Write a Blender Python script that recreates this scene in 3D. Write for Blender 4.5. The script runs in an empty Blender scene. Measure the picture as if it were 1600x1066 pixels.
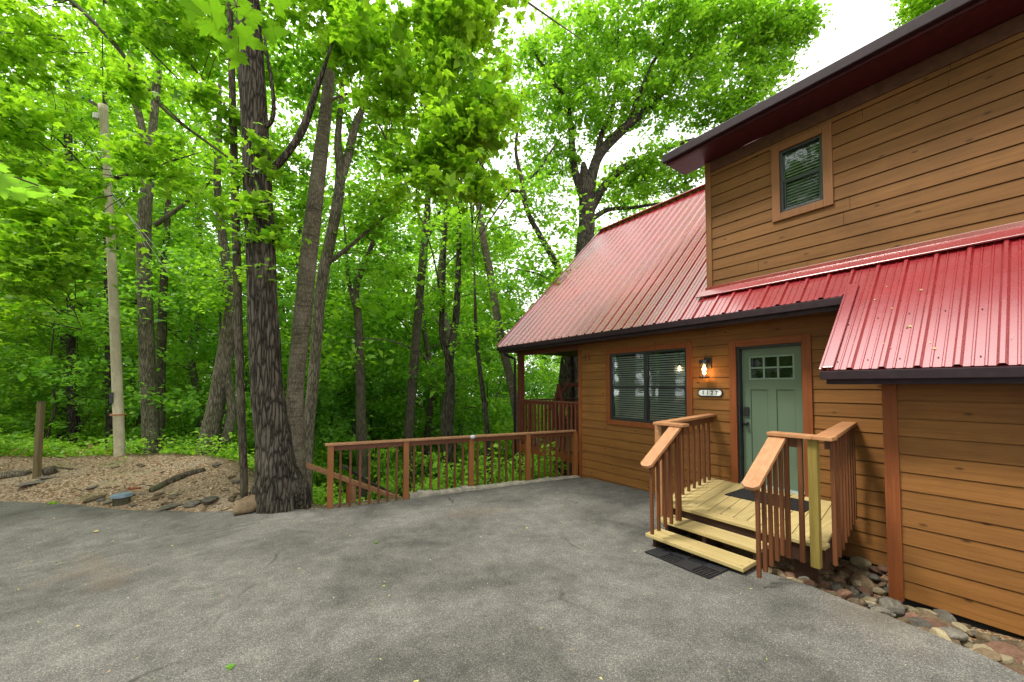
import bpy, bmesh, math, random
import numpy as np
from mathutils import Vector, Matrix, noise
from mathutils.geometry import delaunay_2d_cdt

R = math.radians
C = bpy.context.scene.collection
rnd = random.Random(7)
# ------------------------------------------------------------------ camera, sky, sun, exposure
F = 600.; PX = 800.; TH = math.atan2(425, 600); PI_ = R(2.0); PY = 603 - F*math.tan(PI_)
fh = np.array([math.sin(TH), math.cos(TH), 0]); rt = np.array([math.cos(TH), -math.sin(TH), 0]); up = np.array([0, 0, 1.])
fw = fh*math.cos(PI_) + up*math.sin(PI_); u2 = -fh*math.sin(PI_) + up*math.cos(PI_)
sc = bpy.context.scene
cam = bpy.data.objects.new('camera', bpy.data.cameras.new('camera')); C.objects.link(cam)
cam.location = (0, 0, 0); cam.rotation_euler = (R(92), 0, -TH)
cam.data.sensor_width = 36; cam.data.lens = F/1600*36; cam.data.shift_y = (PY-533)/1600
cam.data.clip_start = .05; cam.data.clip_end = 3000
sc.camera = cam
SUN_EL, SUN_AZ = R(60), R(-64)        # azimuth measured clockwise from +Y
w = bpy.data.worlds.new('World'); sc.world = w; w.use_nodes = True
nt = w.node_tree; bg = nt.nodes['Background']
sky = nt.nodes.new('ShaderNodeTexSky'); sky.sky_type = 'NISHITA'; sky.sun_disc = False
sky.sun_elevation = SUN_EL; sky.sun_rotation = SUN_AZ; sky.dust_density = 4; sky.air_density = 1.0
hs = nt.nodes.new('ShaderNodeHueSaturation'); hs.inputs['Saturation'].default_value = .30
cl = nt.nodes.new('ShaderNodeTexNoise'); cl.inputs['Scale'].default_value = 3; cl.inputs['Detail'].default_value = 4
tcw = nt.nodes.new('ShaderNodeTexCoord'); mixw = nt.nodes.new('ShaderNodeMix'); mixw.data_type = 'RGBA'
mr = nt.nodes.new('ShaderNodeMapRange'); mr.inputs[1].default_value = .35; mr.inputs[2].default_value = .6; mr.inputs[3].default_value = .6
nt.links.new(tcw.outputs['Generated'], cl.inputs['Vector']); nt.links.new(cl.outputs['Fac'], mr.inputs[0])
nt.links.new(sky.outputs[0], hs.inputs['Color']); nt.links.new(hs.outputs[0], mixw.inputs[6])
mixw.inputs[7].default_value = (13.5, 13.3, 13.0, 1); nt.links.new(mr.outputs[0], mixw.inputs[0])
nt.links.new(mixw.outputs[2], bg.inputs[0]); bg.inputs[1].default_value = .10
sl = bpy.data.lights.new('sun', 'SUN'); sl.energy = 1.9; sl.angle = R(11); sl.color = (1, .95, .86)
so = bpy.data.objects.new('sun', sl); C.objects.link(so)
sd = Vector((math.sin(SUN_AZ)*math.cos(SUN_EL), math.cos(SUN_AZ)*math.cos(SUN_EL), math.sin(SUN_EL)))
so.rotation_euler = sd.to_track_quat('Z', 'Y').to_euler()
sc.view_settings.view_transform = 'Standard'; sc.view_settings.look = 'None'
sc.view_settings.exposure = 1.18; sc.view_settings.gamma = 1; sc.view_settings.use_curve_mapping = False
sc.cycles.max_bounces = 10; sc.cycles.diffuse_bounces = 5; sc.cycles.glossy_bounces = 3
sc.cycles.transmission_bounces = 6; sc.cycles.transparent_max_bounces = 8; sc.cycles.caustics_reflective = False
sc.cycles.caustics_refractive = False

def ray(x, y): return fw + rt*(x-PX)/F + u2*(PY-y)/F
def at(x, y, dep):
    d = ray(x, y); return d*dep/float(d@fh)
def onX(x, y, X): d = ray(x, y); return d*X/d[0]
def onZ(x, y, Z): d = ray(x, y); return d*Z/d[2]

# ------------------------------------------------------------------ materials
def M(name, rough=.7, spec=.3, metal=0):
    m = bpy.data.materials.new(name); m.use_nodes = True
    b = m.node_tree.nodes['Principled BSDF']; b.inputs['Roughness'].default_value = rough
    b.inputs['Specular IOR Level'].default_value = spec; b.inputs['Metallic'].default_value = metal
    return m, m.node_tree, b
def N(nt, t, **k):
    n = nt.nodes.new(t)
    for a, v in k.items():
        if a in n.inputs: n.inputs[a].default_value = v
        else: setattr(n, a, v)
    return n
def coords(nt, scale=(1, 1, 1), gen='Object'):
    t = N(nt, 'ShaderNodeTexCoord'); mp = N(nt, 'ShaderNodeMapping'); mp.inputs['Scale'].default_value = scale
    nt.links.new(t.outputs[gen], mp.inputs[0]); return mp.outputs[0]
def nz(nt, vec, scale, detail=4, rough=.55, dist=0):
    n = N(nt, 'ShaderNodeTexNoise'); n.inputs['Scale'].default_value = scale; n.inputs['Detail'].default_value = detail
    n.inputs['Roughness'].default_value = rough; n.inputs['Distortion'].default_value = dist
    nt.links.new(vec, n.inputs['Vector']); return n.outputs['Fac']
def ramp(nt, fac, stops):
    r = N(nt, 'ShaderNodeValToRGB'); e = r.color_ramp.elements
    while len(e) < len(stops): e.new(.5)
    for i, (p, c) in enumerate(stops):
        e[i].position = p; e[i].color = (c, c, c, 1) if not hasattr(c, '__len__') else (*c, 1)
    nt.links.new(fac, r.inputs[0]); return r.outputs[0]
def mix(nt, fac, a, b, mode='MIX'):
    m = N(nt, 'ShaderNodeMix', data_type='RGBA', blend_type=mode)
    for i, v in ((0, fac), (6, a), (7, b)):
        if hasattr(v, 'is_linked') or hasattr(v, 'links'): nt.links.new(v, m.inputs[i])
        elif i == 0: m.inputs[0].default_value = v
        else: m.inputs[i].default_value = (*v, 1)
    return m.outputs[2]
def bump(nt, b, h, strength=.5, dist=.02):
    n = N(nt, 'ShaderNodeBump'); n.inputs['Strength'].default_value = strength; n.inputs['Distance'].default_value = dist
    nt.links.new(h, n.inputs['Height']); nt.links.new(n.outputs[0], b.inputs['Normal'])
def oinfo(nt): return N(nt, 'ShaderNodeObjectInfo').outputs['Random']
def island(nt): return N(nt, 'ShaderNodeNewGeometry').outputs['Random Per Island']

def flat(name, col, rough=.6, spec=.3, metal=0, var=.15, sc_=12):
    m, nt, b = M(name, rough, spec, metal)
    v = coords(nt); f = nz(nt, v, sc_, 5)
    lo = tuple(c*(1-var) for c in col); hi = tuple(min(1, c*(1+var)) for c in col)
    nt.links.new(ramp(nt, f, [(.3, lo), (.7, hi)]), b.inputs['Base Color']); return m

def wood(name, c1, c2, axis='y', rough=.6, spec=.25, knots=True, grain=1.0, isl=.25, dirt=.0):
    m, nt, b = M(name, rough, spec)
    s = {'x': (.6, 14, 14), 'y': (14, .6, 14), 'z': (14, 14, .6)}[axis]
    v = coords(nt, s); g = nz(nt, v, 1.6, 6, .6, .6)
    g2 = nz(nt, v, 6, 3)
    col = ramp(nt, g, [(.3, c1), (.7, c2)])
    col = mix(nt, .22*grain, col, ramp(nt, g2, [(.35, tuple(c*.55 for c in c1)), (.6, c2)]))
    ri = island(nt)
    col = mix(nt, 1.0, col, ramp(nt, ri, [(0, 1-isl), (1, 1+0*isl)]), 'MULTIPLY')
    v2 = coords(nt)
    big = nz(nt, v2, 1.1, 5, .6)
    col = mix(nt, ramp(nt, big, [(.5, 0.0), (.75, .35+dirt)]), col, tuple(c*.5 for c in c1))
    if knots:
        sx_ = N(nt, 'ShaderNodeSeparateXYZ'); nt.links.new(coords(nt), sx_.inputs[0]); cb = N(nt, 'ShaderNodeCombineXYZ')
        o1, o2 = {'x': (0, 1), 'y': (1, 2), 'z': (2, 0)}[axis]; nt.links.new(sx_.outputs[o1], cb.inputs[0])
        mm_ = N(nt, 'ShaderNodeMath', operation='MULTIPLY'); nt.links.new(sx_.outputs[o2], mm_.inputs[0]); mm_.inputs[1].default_value = 2.2; nt.links.new(mm_.outputs[0], cb.inputs[1])
        for sc_, r0 in ((1.35, .020),):
            vo = N(nt, 'ShaderNodeTexVoronoi', voronoi_dimensions='2D'); vo.inputs['Scale'].default_value = sc_; nt.links.new(cb.outputs[0], vo.inputs['Vector'])
            col = mix(nt, ramp(nt, vo.outputs['Distance'], [(r0, .8), (r0*2.6, 0)]), col, tuple(c*.28 for c in c1))
    nt.links.new(col, b.inputs['Base Color'])
    bump(nt, b, g2, .35, .004); return m

m_siding = wood('stained_siding', (.185, .075, .017), (.27, .118, .031), 'y', .62, .25, True, 1, .22, .15)
m_siding_up = wood('weathered_siding', (.15, .068, .021), (.215, .102, .033), 'y', .7, .2, True, 1, .15, .25)
m_trim = wood('trim_stain', (.17, .044, .011), (.26, .076, .02), 'z', .6, .3, False, .8, .1)
m_trimy = wood('trim_stain_level', (.17, .044, .011), (.26, .076, .02), 'y', .6, .3, False, .8, .1)
m_trim_up = wood('upper_trim_stain', (.17, .070, .024), (.25, .108, .038), 'z', .6, .3, False, .8, .1)
m_rail = wood('rail_stain', (.19, .068, .019), (.30, .115, .034), 'z', .5, .35, False, .8, .15)
m_cap = wood('rail_cap', (.33, .145, .06), (.47, .235, .115), 'x', .5, .35, False, .7, .08)
m_capfence = wood('weathered_rail_cap', (.24, .11, .05), (.42, .22, .11), 'x', .6, .35, False, .9, .15, .15)
m_balus = wood('baluster_stain', (.10, .034, .012), (.18, .064, .023), 'z', .5, .35, False, .8, .25)
m_dark = wood('porch_stain', (.10, .028, .016), (.19, .055, .03), 'z', .5, .35, False, .8, .25)
m_pine = wood('treated_pine', (.38, .28, .105), (.56, .44, .21), 'x', .6, .25, True, .8, .22)
m_piney = wood('treated_pine_tread', (.38, .28, .105), (.56, .44, .21), 'y', .6, .25, True, .8, .22)
m_green = wood('treated_post', (.15, .11, .022), (.27, .20, .05), 'z', .6, .25, True, 1, .1)
m_joist = wood('shade_dark_joist', (.035, .016, .010), (.06, .027, .016), 'y', .7, .2, False)  # brown deepened so the colour itself carries the shade under the deck
m_black = flat('black_metal', (.012, .012, .014), .4, .5)
m_fascia = flat('dark_fascia', (.020, .010, .014), .6, .25, 0, .3)
m_maroon = flat('maroon_soffit', (.055, .011, .017), .5, .4, 0, .25)
m_soffit = flat('brown_soffit', (.085, .04, .022), .7, .2, 0, .25)
m_door = flat('sage_green_paint', (.098, .142, .095), .38, .4, 0, .05, 3)
m_doorline = flat('door_shade_line', (.05, .10, .06), .5, .3)  # darker green for the shade line painted inside the door panels
m_muntin = flat('muntin_paint', (.16, .24, .17), .4, .4)
m_winframe = flat('window_vinyl', (.018, .022, .024), .35, .5)
m_blind = flat('blind_slat', (.45, .49, .46), .5, .3, 0, .05)
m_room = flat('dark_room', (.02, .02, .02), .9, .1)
m_rubber = flat('rubber', (.014, .014, .017), .55, .4, 0, .4, 30)
m_coir = flat('doormat_fibre', (.018, .017, .017), .95, .1, 0, .6, 60)
m_white = flat('white_paint', (.72, .74, .74), .5, .3)
m_ink = flat('dark_ink', (.02, .025, .03), .5, .3)
m_conc = flat('weathered_kerb', (.30, .275, .22), .9, .15, 0, .4, 9)
m_alu = flat('threshold_metal', (.35, .42, .38), .4, .5, .3)
m_lid = flat('lid_plastic', (.17, .23, .29), .5, .4, 0, .2)
m_pipe = flat('weathered_pipe', (.055, .05, .03), .7, .3, 0, .4)

def metal_roof():
    m, nt, b = M('red_metal_roof', .27, .6)
    v = coords(nt); f = nz(nt, v, 1.3, 5); f2 = nz(nt, v, 60, 3)
    c = ramp(nt, f, [(.3, (.20, .003, .007)), (.7, (.26, .005, .010))])
    c = mix(nt, ramp(nt, f2, [(.62, 0.0), (.72, .25)]), c, (.45, .2, .18))
    nt.links.new(c, b.inputs['Base Color'])
    nt.links.new(ramp(nt, nz(nt, v, 4, 5), [(.3, .20), (.7, .34)]), b.inputs['Roughness'])
    b.inputs['Coat Weight'].default_value = 1; b.inputs['Coat Roughness'].default_value = .27; b.inputs['Coat IOR'].default_value = 2.2
    bump(nt, b, nz(nt, v, 1.6, 2), .05, .02); return m
m_roof = metal_roof()

def asphalt():
    m, nt, b = M('asphalt', .92, .15)
    v = coords(nt)
    vo = N(nt, 'ShaderNodeTexVoronoi'); vo.inputs['Scale'].default_value = 190; nt.links.new(v, vo.inputs['Vector'])
    sp = N(nt, 'ShaderNodeSeparateColor'); nt.links.new(vo.outputs['Color'], sp.inputs[0])
    stone = ramp(nt, sp.outputs[0], [(0, (.035, .034, .031)), (.4, (.11, .106, .096)), (.8, (.20, .19, .17)), (1, (.50, .47, .41))])
    fine = nz(nt, v, 260, 3)
    c = mix(nt, .5, stone, ramp(nt, fine, [(.35, .06), (.7, .28)]))
    lg = nz(nt, v, .9, 6, .6, .4)
    c = mix(nt, 1.0, c, ramp(nt, lg, [(.26, .36), (.42, .62), (.52, .78), (.62, .88), (.76, 1.08)]), 'MULTIPLY')
    md = nz(nt, v, 6, 5)
    c = mix(nt, 1.0, c, ramp(nt, md, [(.3, .78), (.7, 1.15)]), 'MULTIPLY')
    st = nz(nt, coords(nt, (1, 1, 1)), .55, 3, .5, .8)
    c = mix(nt, ramp(nt, st, [(.62, 0.0), (.75, .35)]), c, (.17, .125, .085))
    # cracks
    vd = N(nt, 'ShaderNodeTexVoronoi', feature='DISTANCE_TO_EDGE'); vd.inputs['Scale'].default_value = .42
    ds = N(nt, 'ShaderNodeTexNoise'); ds.inputs['Scale'].default_value = 3; ds.inputs['Detail'].default_value = 6; nt.links.new(v, ds.inputs['Vector'])
    mv = N(nt, 'ShaderNodeMix', data_type='RGBA'); mv.inputs[0].default_value = .16; nt.links.new(v, mv.inputs[6]); nt.links.new(ds.outputs['Color'], mv.inputs[7])
    nt.links.new(mv.outputs[2], vd.inputs['Vector'])
    cm = ramp(nt, nz(nt, v, 1.2, 3), [(.5, 0.0), (.6, 1)])
    crack = mix(nt, 1.0, ramp(nt, vd.outputs['Distance'], [(.002, 1), (.007, 0)]), cm, 'MULTIPLY')
    c = mix(nt, crack, c, (.05, .048, .044)); c = mix(nt, 1.0, c, (1.01, .99, .94), 'MULTIPLY')
    nt.links.new(c, b.inputs['Base Color'])
    hh = mix(nt, .5, vo.outputs['Distance'], fine)
    bump(nt, b, hh, .8, .006); return m
m_asph = asphalt()

def soil():
    m, nt, b = M('forest_soil', .95, .1)
    v = coords(nt); f = nz(nt, v, 25, 6, .7); g = nz(nt, v, 1.2, 4)
    vo = N(nt, 'ShaderNodeTexVoronoi'); vo.inputs['Scale'].default_value = 38; nt.links.new(v, vo.inputs['Vector'])
    sp = N(nt, 'ShaderNodeSeparateColor'); nt.links.new(vo.outputs['Color'], sp.inputs[0])
    c = ramp(nt, sp.outputs[1], [(0, (.14, .09, .055)), (.5, (.32, .23, .15)), (1, (.52, .42, .30))])
    c = mix(nt, ramp(nt, f, [(.35, .6), (.6, 0.0)]), c, (.07, .04, .022))
    c = mix(nt, ramp(nt, g, [(.5, 0.0), (.7, .5)]), c, (.30, .25, .19))
    c = mix(nt, ramp(nt, nz(nt, v, .7, 5), [(.56, 0.0), (.68, .55)]), c, (.10, .15, .03))
    at_ = N(nt, 'ShaderNodeAttribute', attribute_name='wild')
    c = mix(nt, at_.outputs['Fac'], c, mix(nt, ramp(nt, nz(nt, v, 3, 5), [(.4, 0.0), (.6, 1)]), (.05, .035, .018), (.035, .07, .015)))
    nt.links.new(c, b.inputs['Base Color']); bump(nt, b, f, .8, .03); return m
m_soil = soil()

def bark(name, c1, c2, w_=.05, asp=8, st=1.0, moss=.0, ring=False, dist=.02):
    """furrows about w_ metres wide, asp times as long"""
    m, nt, b = M(name, .92, .12); k = 1/w_
    v0 = coords(nt, (k, k, k/asp)); ds = N(nt, 'ShaderNodeTexNoise'); ds.inputs['Scale'].default_value = .6; ds.inputs['Detail'].default_value = 3; nt.links.new(v0, ds.inputs['Vector'])
    va_ = N(nt, 'ShaderNodeMix', data_type='RGBA', blend_type='LINEAR_LIGHT'); va_.inputs[0].default_value = .9; nt.links.new(v0, va_.inputs[6]); nt.links.new(ds.outputs['Color'], va_.inputs[7])
    vo = N(nt, 'ShaderNodeTexVoronoi', feature='DISTANCE_TO_EDGE'); vo.inputs['Scale'].default_value = .8; nt.links.new(va_.outputs[2], vo.inputs['Vector'])
    fine = nz(nt, v0, 2.5, 5, .7); ridge = ramp(nt, vo.outputs['Distance'], [(.0, 0.0), (.28, 1)])
    h = mix(nt, .35, ridge, fine); c = ramp(nt, h, [(.15, c1), (.75, c2)])
    if ring: c = mix(nt, ramp(nt, nz(nt, coords(nt, (1.4, 1.4, 14)), 2.0, 6, .7), [(.5, 0.0), (.64, .75)]), c, tuple(x*.35 for x in c1))
    blot = nz(nt, coords(nt), 2.6, 5, .65); c = mix(nt, ramp(nt, blot, [(.5, 0.0), (.7, .45)]), c, tuple(min(1, x*1.6) for x in c2))
    if moss: c = mix(nt, ramp(nt, nz(nt, coords(nt), 1.7, 5), [(.5, 0.0), (.65, moss)]), c, (.075, .10, .025))
    nt.links.new(c, b.inputs['Base Color']); bump(nt, b, h, st, dist); return m
b_dark = bark('dark_furrowed_bark', (.008, .007, .005), (.095, .082, .064), .042, 7, 1.0, .0, False, .03)
b_light = bark('pale_ringed_bark', (.075, .064, .045), (.165, .145, .108), .03, 3, .6, .15, True, .008)
b_grey = bark('grey_bark', (.045, .038, .028), (.185, .165, .122), .035, 6, .9, .2, False, .015)
b_mid = bark('brown_bark', (.026, .022, .016), (.115, .098, .072), .03, 6, .8, .35, False, .01)
b_pole = bark('weathered_pole_wood', (.36, .32, .22), (.46, .42, .31), .012, 40, .3, .0, False, .003)
b_twig = flat('twig_bark', (.05, .038, .028), .9, .1, 0, .4)

def leafm(name, a, bcol, tr=.5, obj=.27):
    m = bpy.data.materials.new(name); m.use_nodes = True; nt = m.node_tree; nt.nodes.clear()
    out = N(nt, 'ShaderNodeOutputMaterial')
    ri = island(nt); v = coords(nt); big = nz(nt, v, .9, 2)
    f = N(nt, 'ShaderNodeMath', operation='MULTIPLY_ADD'); nt.links.new(ri, f.inputs[0]); f.inputs[1].default_value = .8
    g = N(nt, 'ShaderNodeMath', operation='MULTIPLY'); nt.links.new(big, g.inputs[0]); g.inputs[1].default_value = .6
    nt.links.new(g.outputs[0], f.inputs[2])
    c = ramp(nt, f.outputs[0], [(.12, a), (.85, bcol)])
    c = mix(nt, 1.0, c, ramp(nt, oinfo(nt), [(0, (1-obj, 1-obj*.8, 1-obj*.2)), (1, (1+0*obj, 1, 1))]), 'MULTIPLY')
    d = N(nt, 'ShaderNodeBsdfPrincipled'); d.inputs['Roughness'].default_value = .5; d.inputs['Specular IOR Level'].default_value = .28
    nt.links.new(c, d.inputs['Base Color'])
    t = N(nt, 'ShaderNodeBsdfTranslucent')
    tc = mix(nt, 1.0, c, (1.2, 1.22, .5), 'MULTIPLY'); nt.links.new(tc, t.inputs['Color'])
    mx = N(nt, 'ShaderNodeMixShader'); mx.inputs[0].default_value = tr
    nt.links.new(d.outputs[0], mx.inputs[1]); nt.links.new(t.outputs[0], mx.inputs[2]); nt.links.new(mx.outputs[0], out.inputs[0])
    return m
l_bright = leafm('bright_maple_leaf', (.06, .23, .011), (.38, .64, .045), .56)
l_mid = leafm('forest_leaf', (.065, .24, .02), (.34, .61, .055), .56)
l_deep = leafm('deep_green_leaf', (.06, .24, .028), (.27, .53, .065), .55)
l_low = leafm('undergrowth_leaf', (.09, .30, .024), (.38, .64, .06), .5)
l_big = leafm('near_leaf', (.03, .10, .008), (.20, .42, .02), .45)
l_yel = leafm('tan_leaf', (.30, .20, .06), (.45, .36, .14), .3)

def glassm():
    m = bpy.data.materials.new('window_glass'); m.use_nodes = True; nt = m.node_tree; nt.nodes.clear()
    out = N(nt, 'ShaderNodeOutputMaterial'); t = N(nt, 'ShaderNodeBsdfTransparent'); t.inputs[0].default_value = (.93, .96, .95, 1)
    g = N(nt, 'ShaderNodeBsdfGlossy'); g.inputs['Roughness'].default_value = .03; g.inputs[0].default_value = (.9, .95, .95, 1)
    fr = N(nt, 'ShaderNodeFresnel'); fr.inputs[0].default_value = 1.47
    bp = N(nt, 'ShaderNodeBump'); bp.inputs['Strength'].default_value = .05; bp.inputs['Distance'].default_value = .02
    nt.links.new(nz(nt, coords(nt), 3, 2), bp.inputs['Height']); nt.links.new(bp.outputs[0], g.inputs['Normal'])
    mx = N(nt, 'ShaderNodeMixShader'); nt.links.new(fr.outputs[0], mx.inputs[0])
    nt.links.new(t.outputs[0], mx.inputs[1]); nt.links.new(g.outputs[0], mx.inputs[2]); nt.links.new(mx.outputs[0], out.inputs[0]); return m
m_glass = glassm()
def emis(name, c, s):
    m, nt, b = M(name); b.inputs['Emission Color'].default_value = (*c, 1); b.inputs['Emission Strength'].default_value = s
    b.inputs['Base Color'].default_value = (*c, 1); return m
m_bulb = emis('lit_bulb', (1, .55, .18), 12)
m_bulb_in = emis('lit_bulb_inside', (1, .62, .2), 14)

# ------------------------------------------------------------------ mesh helpers
def tag(o, label=None, cat=None, group=None, kind=None):
    if label: o['label'] = label
    if cat: o['category'] = cat
    if group: o['group'] = group
    if kind: o['kind'] = kind
    return o
def thing(name, loc, label, cat, group=None):
    o = bpy.data.objects.new(name, None); C.objects.link(o); o.location = loc; o.empty_display_size = .2
    return tag(o, label, cat, group)
def link(name, me, mat, parent=None):
    o = bpy.data.objects.new(name, me); C.objects.link(o)
    if mat is not None and len(me.materials) == 0: me.materials.append(mat)
    if parent is not None:
        o.parent = parent; q = parent; t = Vector((0, 0, 0))
        while q is not None: t += q.location; q = q.parent
        # geometry is written in world coordinates: shift it back by the parents' origins
        if not getattr(link, 'local', False): o.location = -t
    return o
class MB:
    def __init__(s): s.v = []; s.f = []
    def add(s, vs, fs):
        n = len(s.v); s.v += [tuple(map(float, p)) for p in vs]; s.f += [tuple(i+n for i in f) for f in fs]; return s
    def box(s, x0, x1, y0, y1, z0, z1):
        return s.add([(x0,y0,z0),(x1,y0,z0),(x1,y1,z0),(x0,y1,z0),(x0,y0,z1),(x1,y0,z1),(x1,y1,z1),(x0,y1,z1)],
            [(0,3,2,1),(4,5,6,7),(0,1,5,4),(1,2,6,5),(2,3,7,6),(3,0,4,7)])
    def bar(s, a, b, wd, ht, upv=(0, 0, 1), cen=True):
        a = Vector(a); b = Vector(b); d = (b-a).normalized(); u = Vector(upv); sdv = d.cross(u).normalized(); u = sdv.cross(d).normalized()
        sdv *= wd/2; h = u*ht/2
        vs = [a-sdv-h, a+sdv-h, a+sdv+h, a-sdv+h, b-sdv-h, b+sdv-h, b+sdv+h, b-sdv+h]
        return s.add(vs, [(0,3,2,1),(4,5,6,7),(0,1,5,4),(1,2,6,5),(2,3,7,6),(3,0,4,7)])
    def tube(s, pts, rad, n=8, cap=True):
        k = len(pts); rad = rad if hasattr(rad, '__len__') else [rad]*k; P = [Vector(p) for p in pts]; base = len(s.v)
        ref = Vector((.31, .95, .05))
        for i, p in enumerate(P):
            d = (P[min(i+1, k-1)]-P[max(i-1, 0)]).normalized(); a = d.cross(ref)
            if a.length < .1: a = d.cross(Vector((1, 0, 0)))
            a.normalize(); b = d.cross(a)
            for j in range(n):
                t = 2*math.pi*j/n; s.v.append(tuple(p+(a*math.cos(t)+b*math.sin(t))*rad[i]))
        for i in range(k-1):
            for j in range(n): s.f.append((base+i*n+j, base+i*n+(j+1) % n, base+(i+1)*n+(j+1) % n, base+(i+1)*n+j))
        if cap: s.f.append(tuple(base+j for j in range(n))[::-1]); s.f.append(tuple(base+(k-1)*n+j for j in range(n)))
        return s
    def build(s, name, mat, parent=None, bev=0, smooth=False):
        me = bpy.data.meshes.new(name); me.from_pydata(s.v, [], s.f)
        if bev:
            bm = bmesh.new(); bm.from_mesh(me)
            bmesh.ops.bevel(bm, geom=bm.edges[:], offset=bev, segments=2, affect='EDGES', profile=.6)
            bm.to_mesh(me); bm.free()
        if smooth: me.polygons.foreach_set('use_smooth', [True]*len(me.polygons))
        me.update(); return link(name, me, mat, parent)
def npmesh(name, V, Q, mat, parent=None, smooth=False):
    me = bpy.data.meshes.new(name); V = np.asarray(V, np.float32); Q = np.asarray(Q, np.int32); k = Q.shape[1]
    me.vertices.add(len(V)); me.vertices.foreach_set('co', V.ravel())
    me.loops.add(Q.size); me.loops.foreach_set('vertex_index', Q.ravel())
    me.polygons.add(len(Q)); me.polygons.foreach_set('loop_start', np.arange(0, Q.size, k, dtype=np.int32))
    try: me.polygons.foreach_set('loop_total', np.full(len(Q), k, np.int32))
    except Exception: pass
    me.update(calc_edges=True)
    if smooth: me.polygons.foreach_set('use_smooth', np.ones(len(Q), bool))
    me.materials.append(mat); return link(name, me, None, parent)

# ------------------------------------------------------------------ terrain
def g0(x, y): return -1.52 - .078*np.clip(y, -6, 7) - .030*np.clip(x, 0, 5)*np.clip((6.0-np.asarray(y))/3, 0, 1)
def onG0(px, py):
    d = ray(px, py); s = .5
    while s < 60 and d[2]*s > g0(d[0]*s, d[1]*s): s += .01
    return d*s
ASPH = []
for p in [(-420, 796), (-200, 790), (0, 786), (60, 788), (120, 792), (200, 800), (300, 803), (440, 800), (512, 797)]:
    q = onG0(*p); ASPH.append((q[0], q[1]))
ASPH += [(1.45, 6.93), (3.6, 6.50), (5.95, 6.02), (6.08, 5.7), (6.08, 3.25), (5.2, 3.0), (4.5, 2.6), (4.2, 1.75)]
for p in [(1196, 899), (1240, 912), (1300, 936), (1380, 966), (1450, 992), (1520, 1026), (1600, 1066)]:
    q = onG0(*p); ASPH.append((q[0], q[1]))
xr = ASPH[-1][0]
ASPH += [(xr+.1, -1.5), (xr+.5, -12), (-7, -14), (-7.5, 0), (-8.5, 8)]
PLAT = [(1.2, 7.18), (6.2, 6.22), (15, 6.2), (15, -60), (-60, -60), (-60, 40)]
for p, zz in [((-300, 712), -1.55), ((0, 712), -1.6), ((90, 712), -1.62), ((180, 711), -1.62), ((250, 712), -1.66), ((312, 718), -1.72), ((352, 730), -1.8), ((385, 752), -1.9), ((440, 778), -2.0), ((490, 798), -2.07)]:
    q = onZ(p[0], p[1], zz); PLAT.append((q[0], q[1]))
def sdist(poly, x, y):
    x = np.asarray(x, float); y = np.asarray(y, float); d = np.full(x.shape, 1e9); ins = np.zeros(x.shape, bool); n = len(poly)
    for i in range(n):
        ax, ay = poly[i]; bx, by = poly[(i+1) % n]; ex, ey = bx-ax, by-ay
        t = np.clip(((x-ax)*ex+(y-ay)*ey)/(ex*ex+ey*ey+1e-12), 0, 1)
        d = np.minimum(d, np.hypot(x-ax-t*ex, y-ay-t*ey))
        c = ((ay > y) != (by > y)) & (x < (bx-ax)*(y-ay)/((by-ay) if by != ay else 1e-12)+ax); ins ^= c
    return np.where(ins, -d, d)
def sm(t): t = np.clip(t, 0, 1); return t*t*(3-2*t)
def tz(x, y):
    x = np.asarray(x, float); y = np.asarray(y, float)
    dA = sdist(ASPH, x, y); dP = np.maximum(sdist(PLAT, x, y), 0)
    m = sm((1.1-x)/1.2)*sm((y-4)/2)
    z = g0(x, y) + m*.42*sm(dA/2.7)
    z = z - (.10*sm((dA-.01)/.12)+.28*sm((dA-.1)/1.3))*sm((x-3)/.4)*sm((3.6-y)/.4)
    slope = .16+.5*sm((x+5.5)/5)
    z = z - slope*np.maximum(dP-.15, 0)*(1-.0)*sm(dP/.6)
    z = np.maximum(z, -11-.02*dP)
    und = np.sin(x*.9+1.3)*np.cos(y*.8)*.05 + np.sin(x*2.7+y*1.9)*.022 + np.sin(x*6.1-y*4.3)*.010
    return z + und*sm((dA-.05)/.6) - .012*(dA < 0)
def tz1(x, y): return float(tz(np.array([x]), np.array([y]))[0])
def G(px, py, s0=2.0):
    d = ray(px, py); s = np.arange(s0, 90, .02); P = d[None, :]*s[:, None]
    k = np.argmax(P[:, 2] < tz(P[:, 0], P[:, 1])); return P[k]
def lin(a, b, st): return list(np.arange(a, b, st))
gx = np.array([-1500, -600, -300, -150, -90]+lin(-60, -14, 2)+lin(-14, 9, .14)+lin(9, 20, 1)+lin(20, 60, 4)+[90, 150, 300, 600, 1500.])
gy = np.array([-1500, -600, -300, -150, -90]+lin(-60, -4, 3)+lin(-4, 18, .14)+lin(18, 30, 1)+lin(30, 70, 4)+[90, 150, 300, 600, 1500.])
XX, YY = np.meshgrid(gx, gy); ZZ = tz(XX.ravel(), YY.ravel()).reshape(XX.shape)
nx = len(gx); ny = len(gy)
I = np.arange(nx*ny).reshape(ny, nx)
Q = np.stack([I[:-1, :-1].ravel(), I[:-1, 1:].ravel(), I[1:, 1:].ravel(), I[1:, :-1].ravel()], 1)
ground = npmesh('ground', np.stack([XX.ravel(), YY.ravel(), ZZ.ravel()], 1), Q, m_soil, None, True)
tag(ground, kind='structure')
at_ = ground.data.attributes.new('wild', 'FLOAT', 'POINT')
at_.data.foreach_set('value', sm((sdist(PLAT, XX.ravel(), YY.ravel())+.3)/.8).astype(np.float32))

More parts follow.
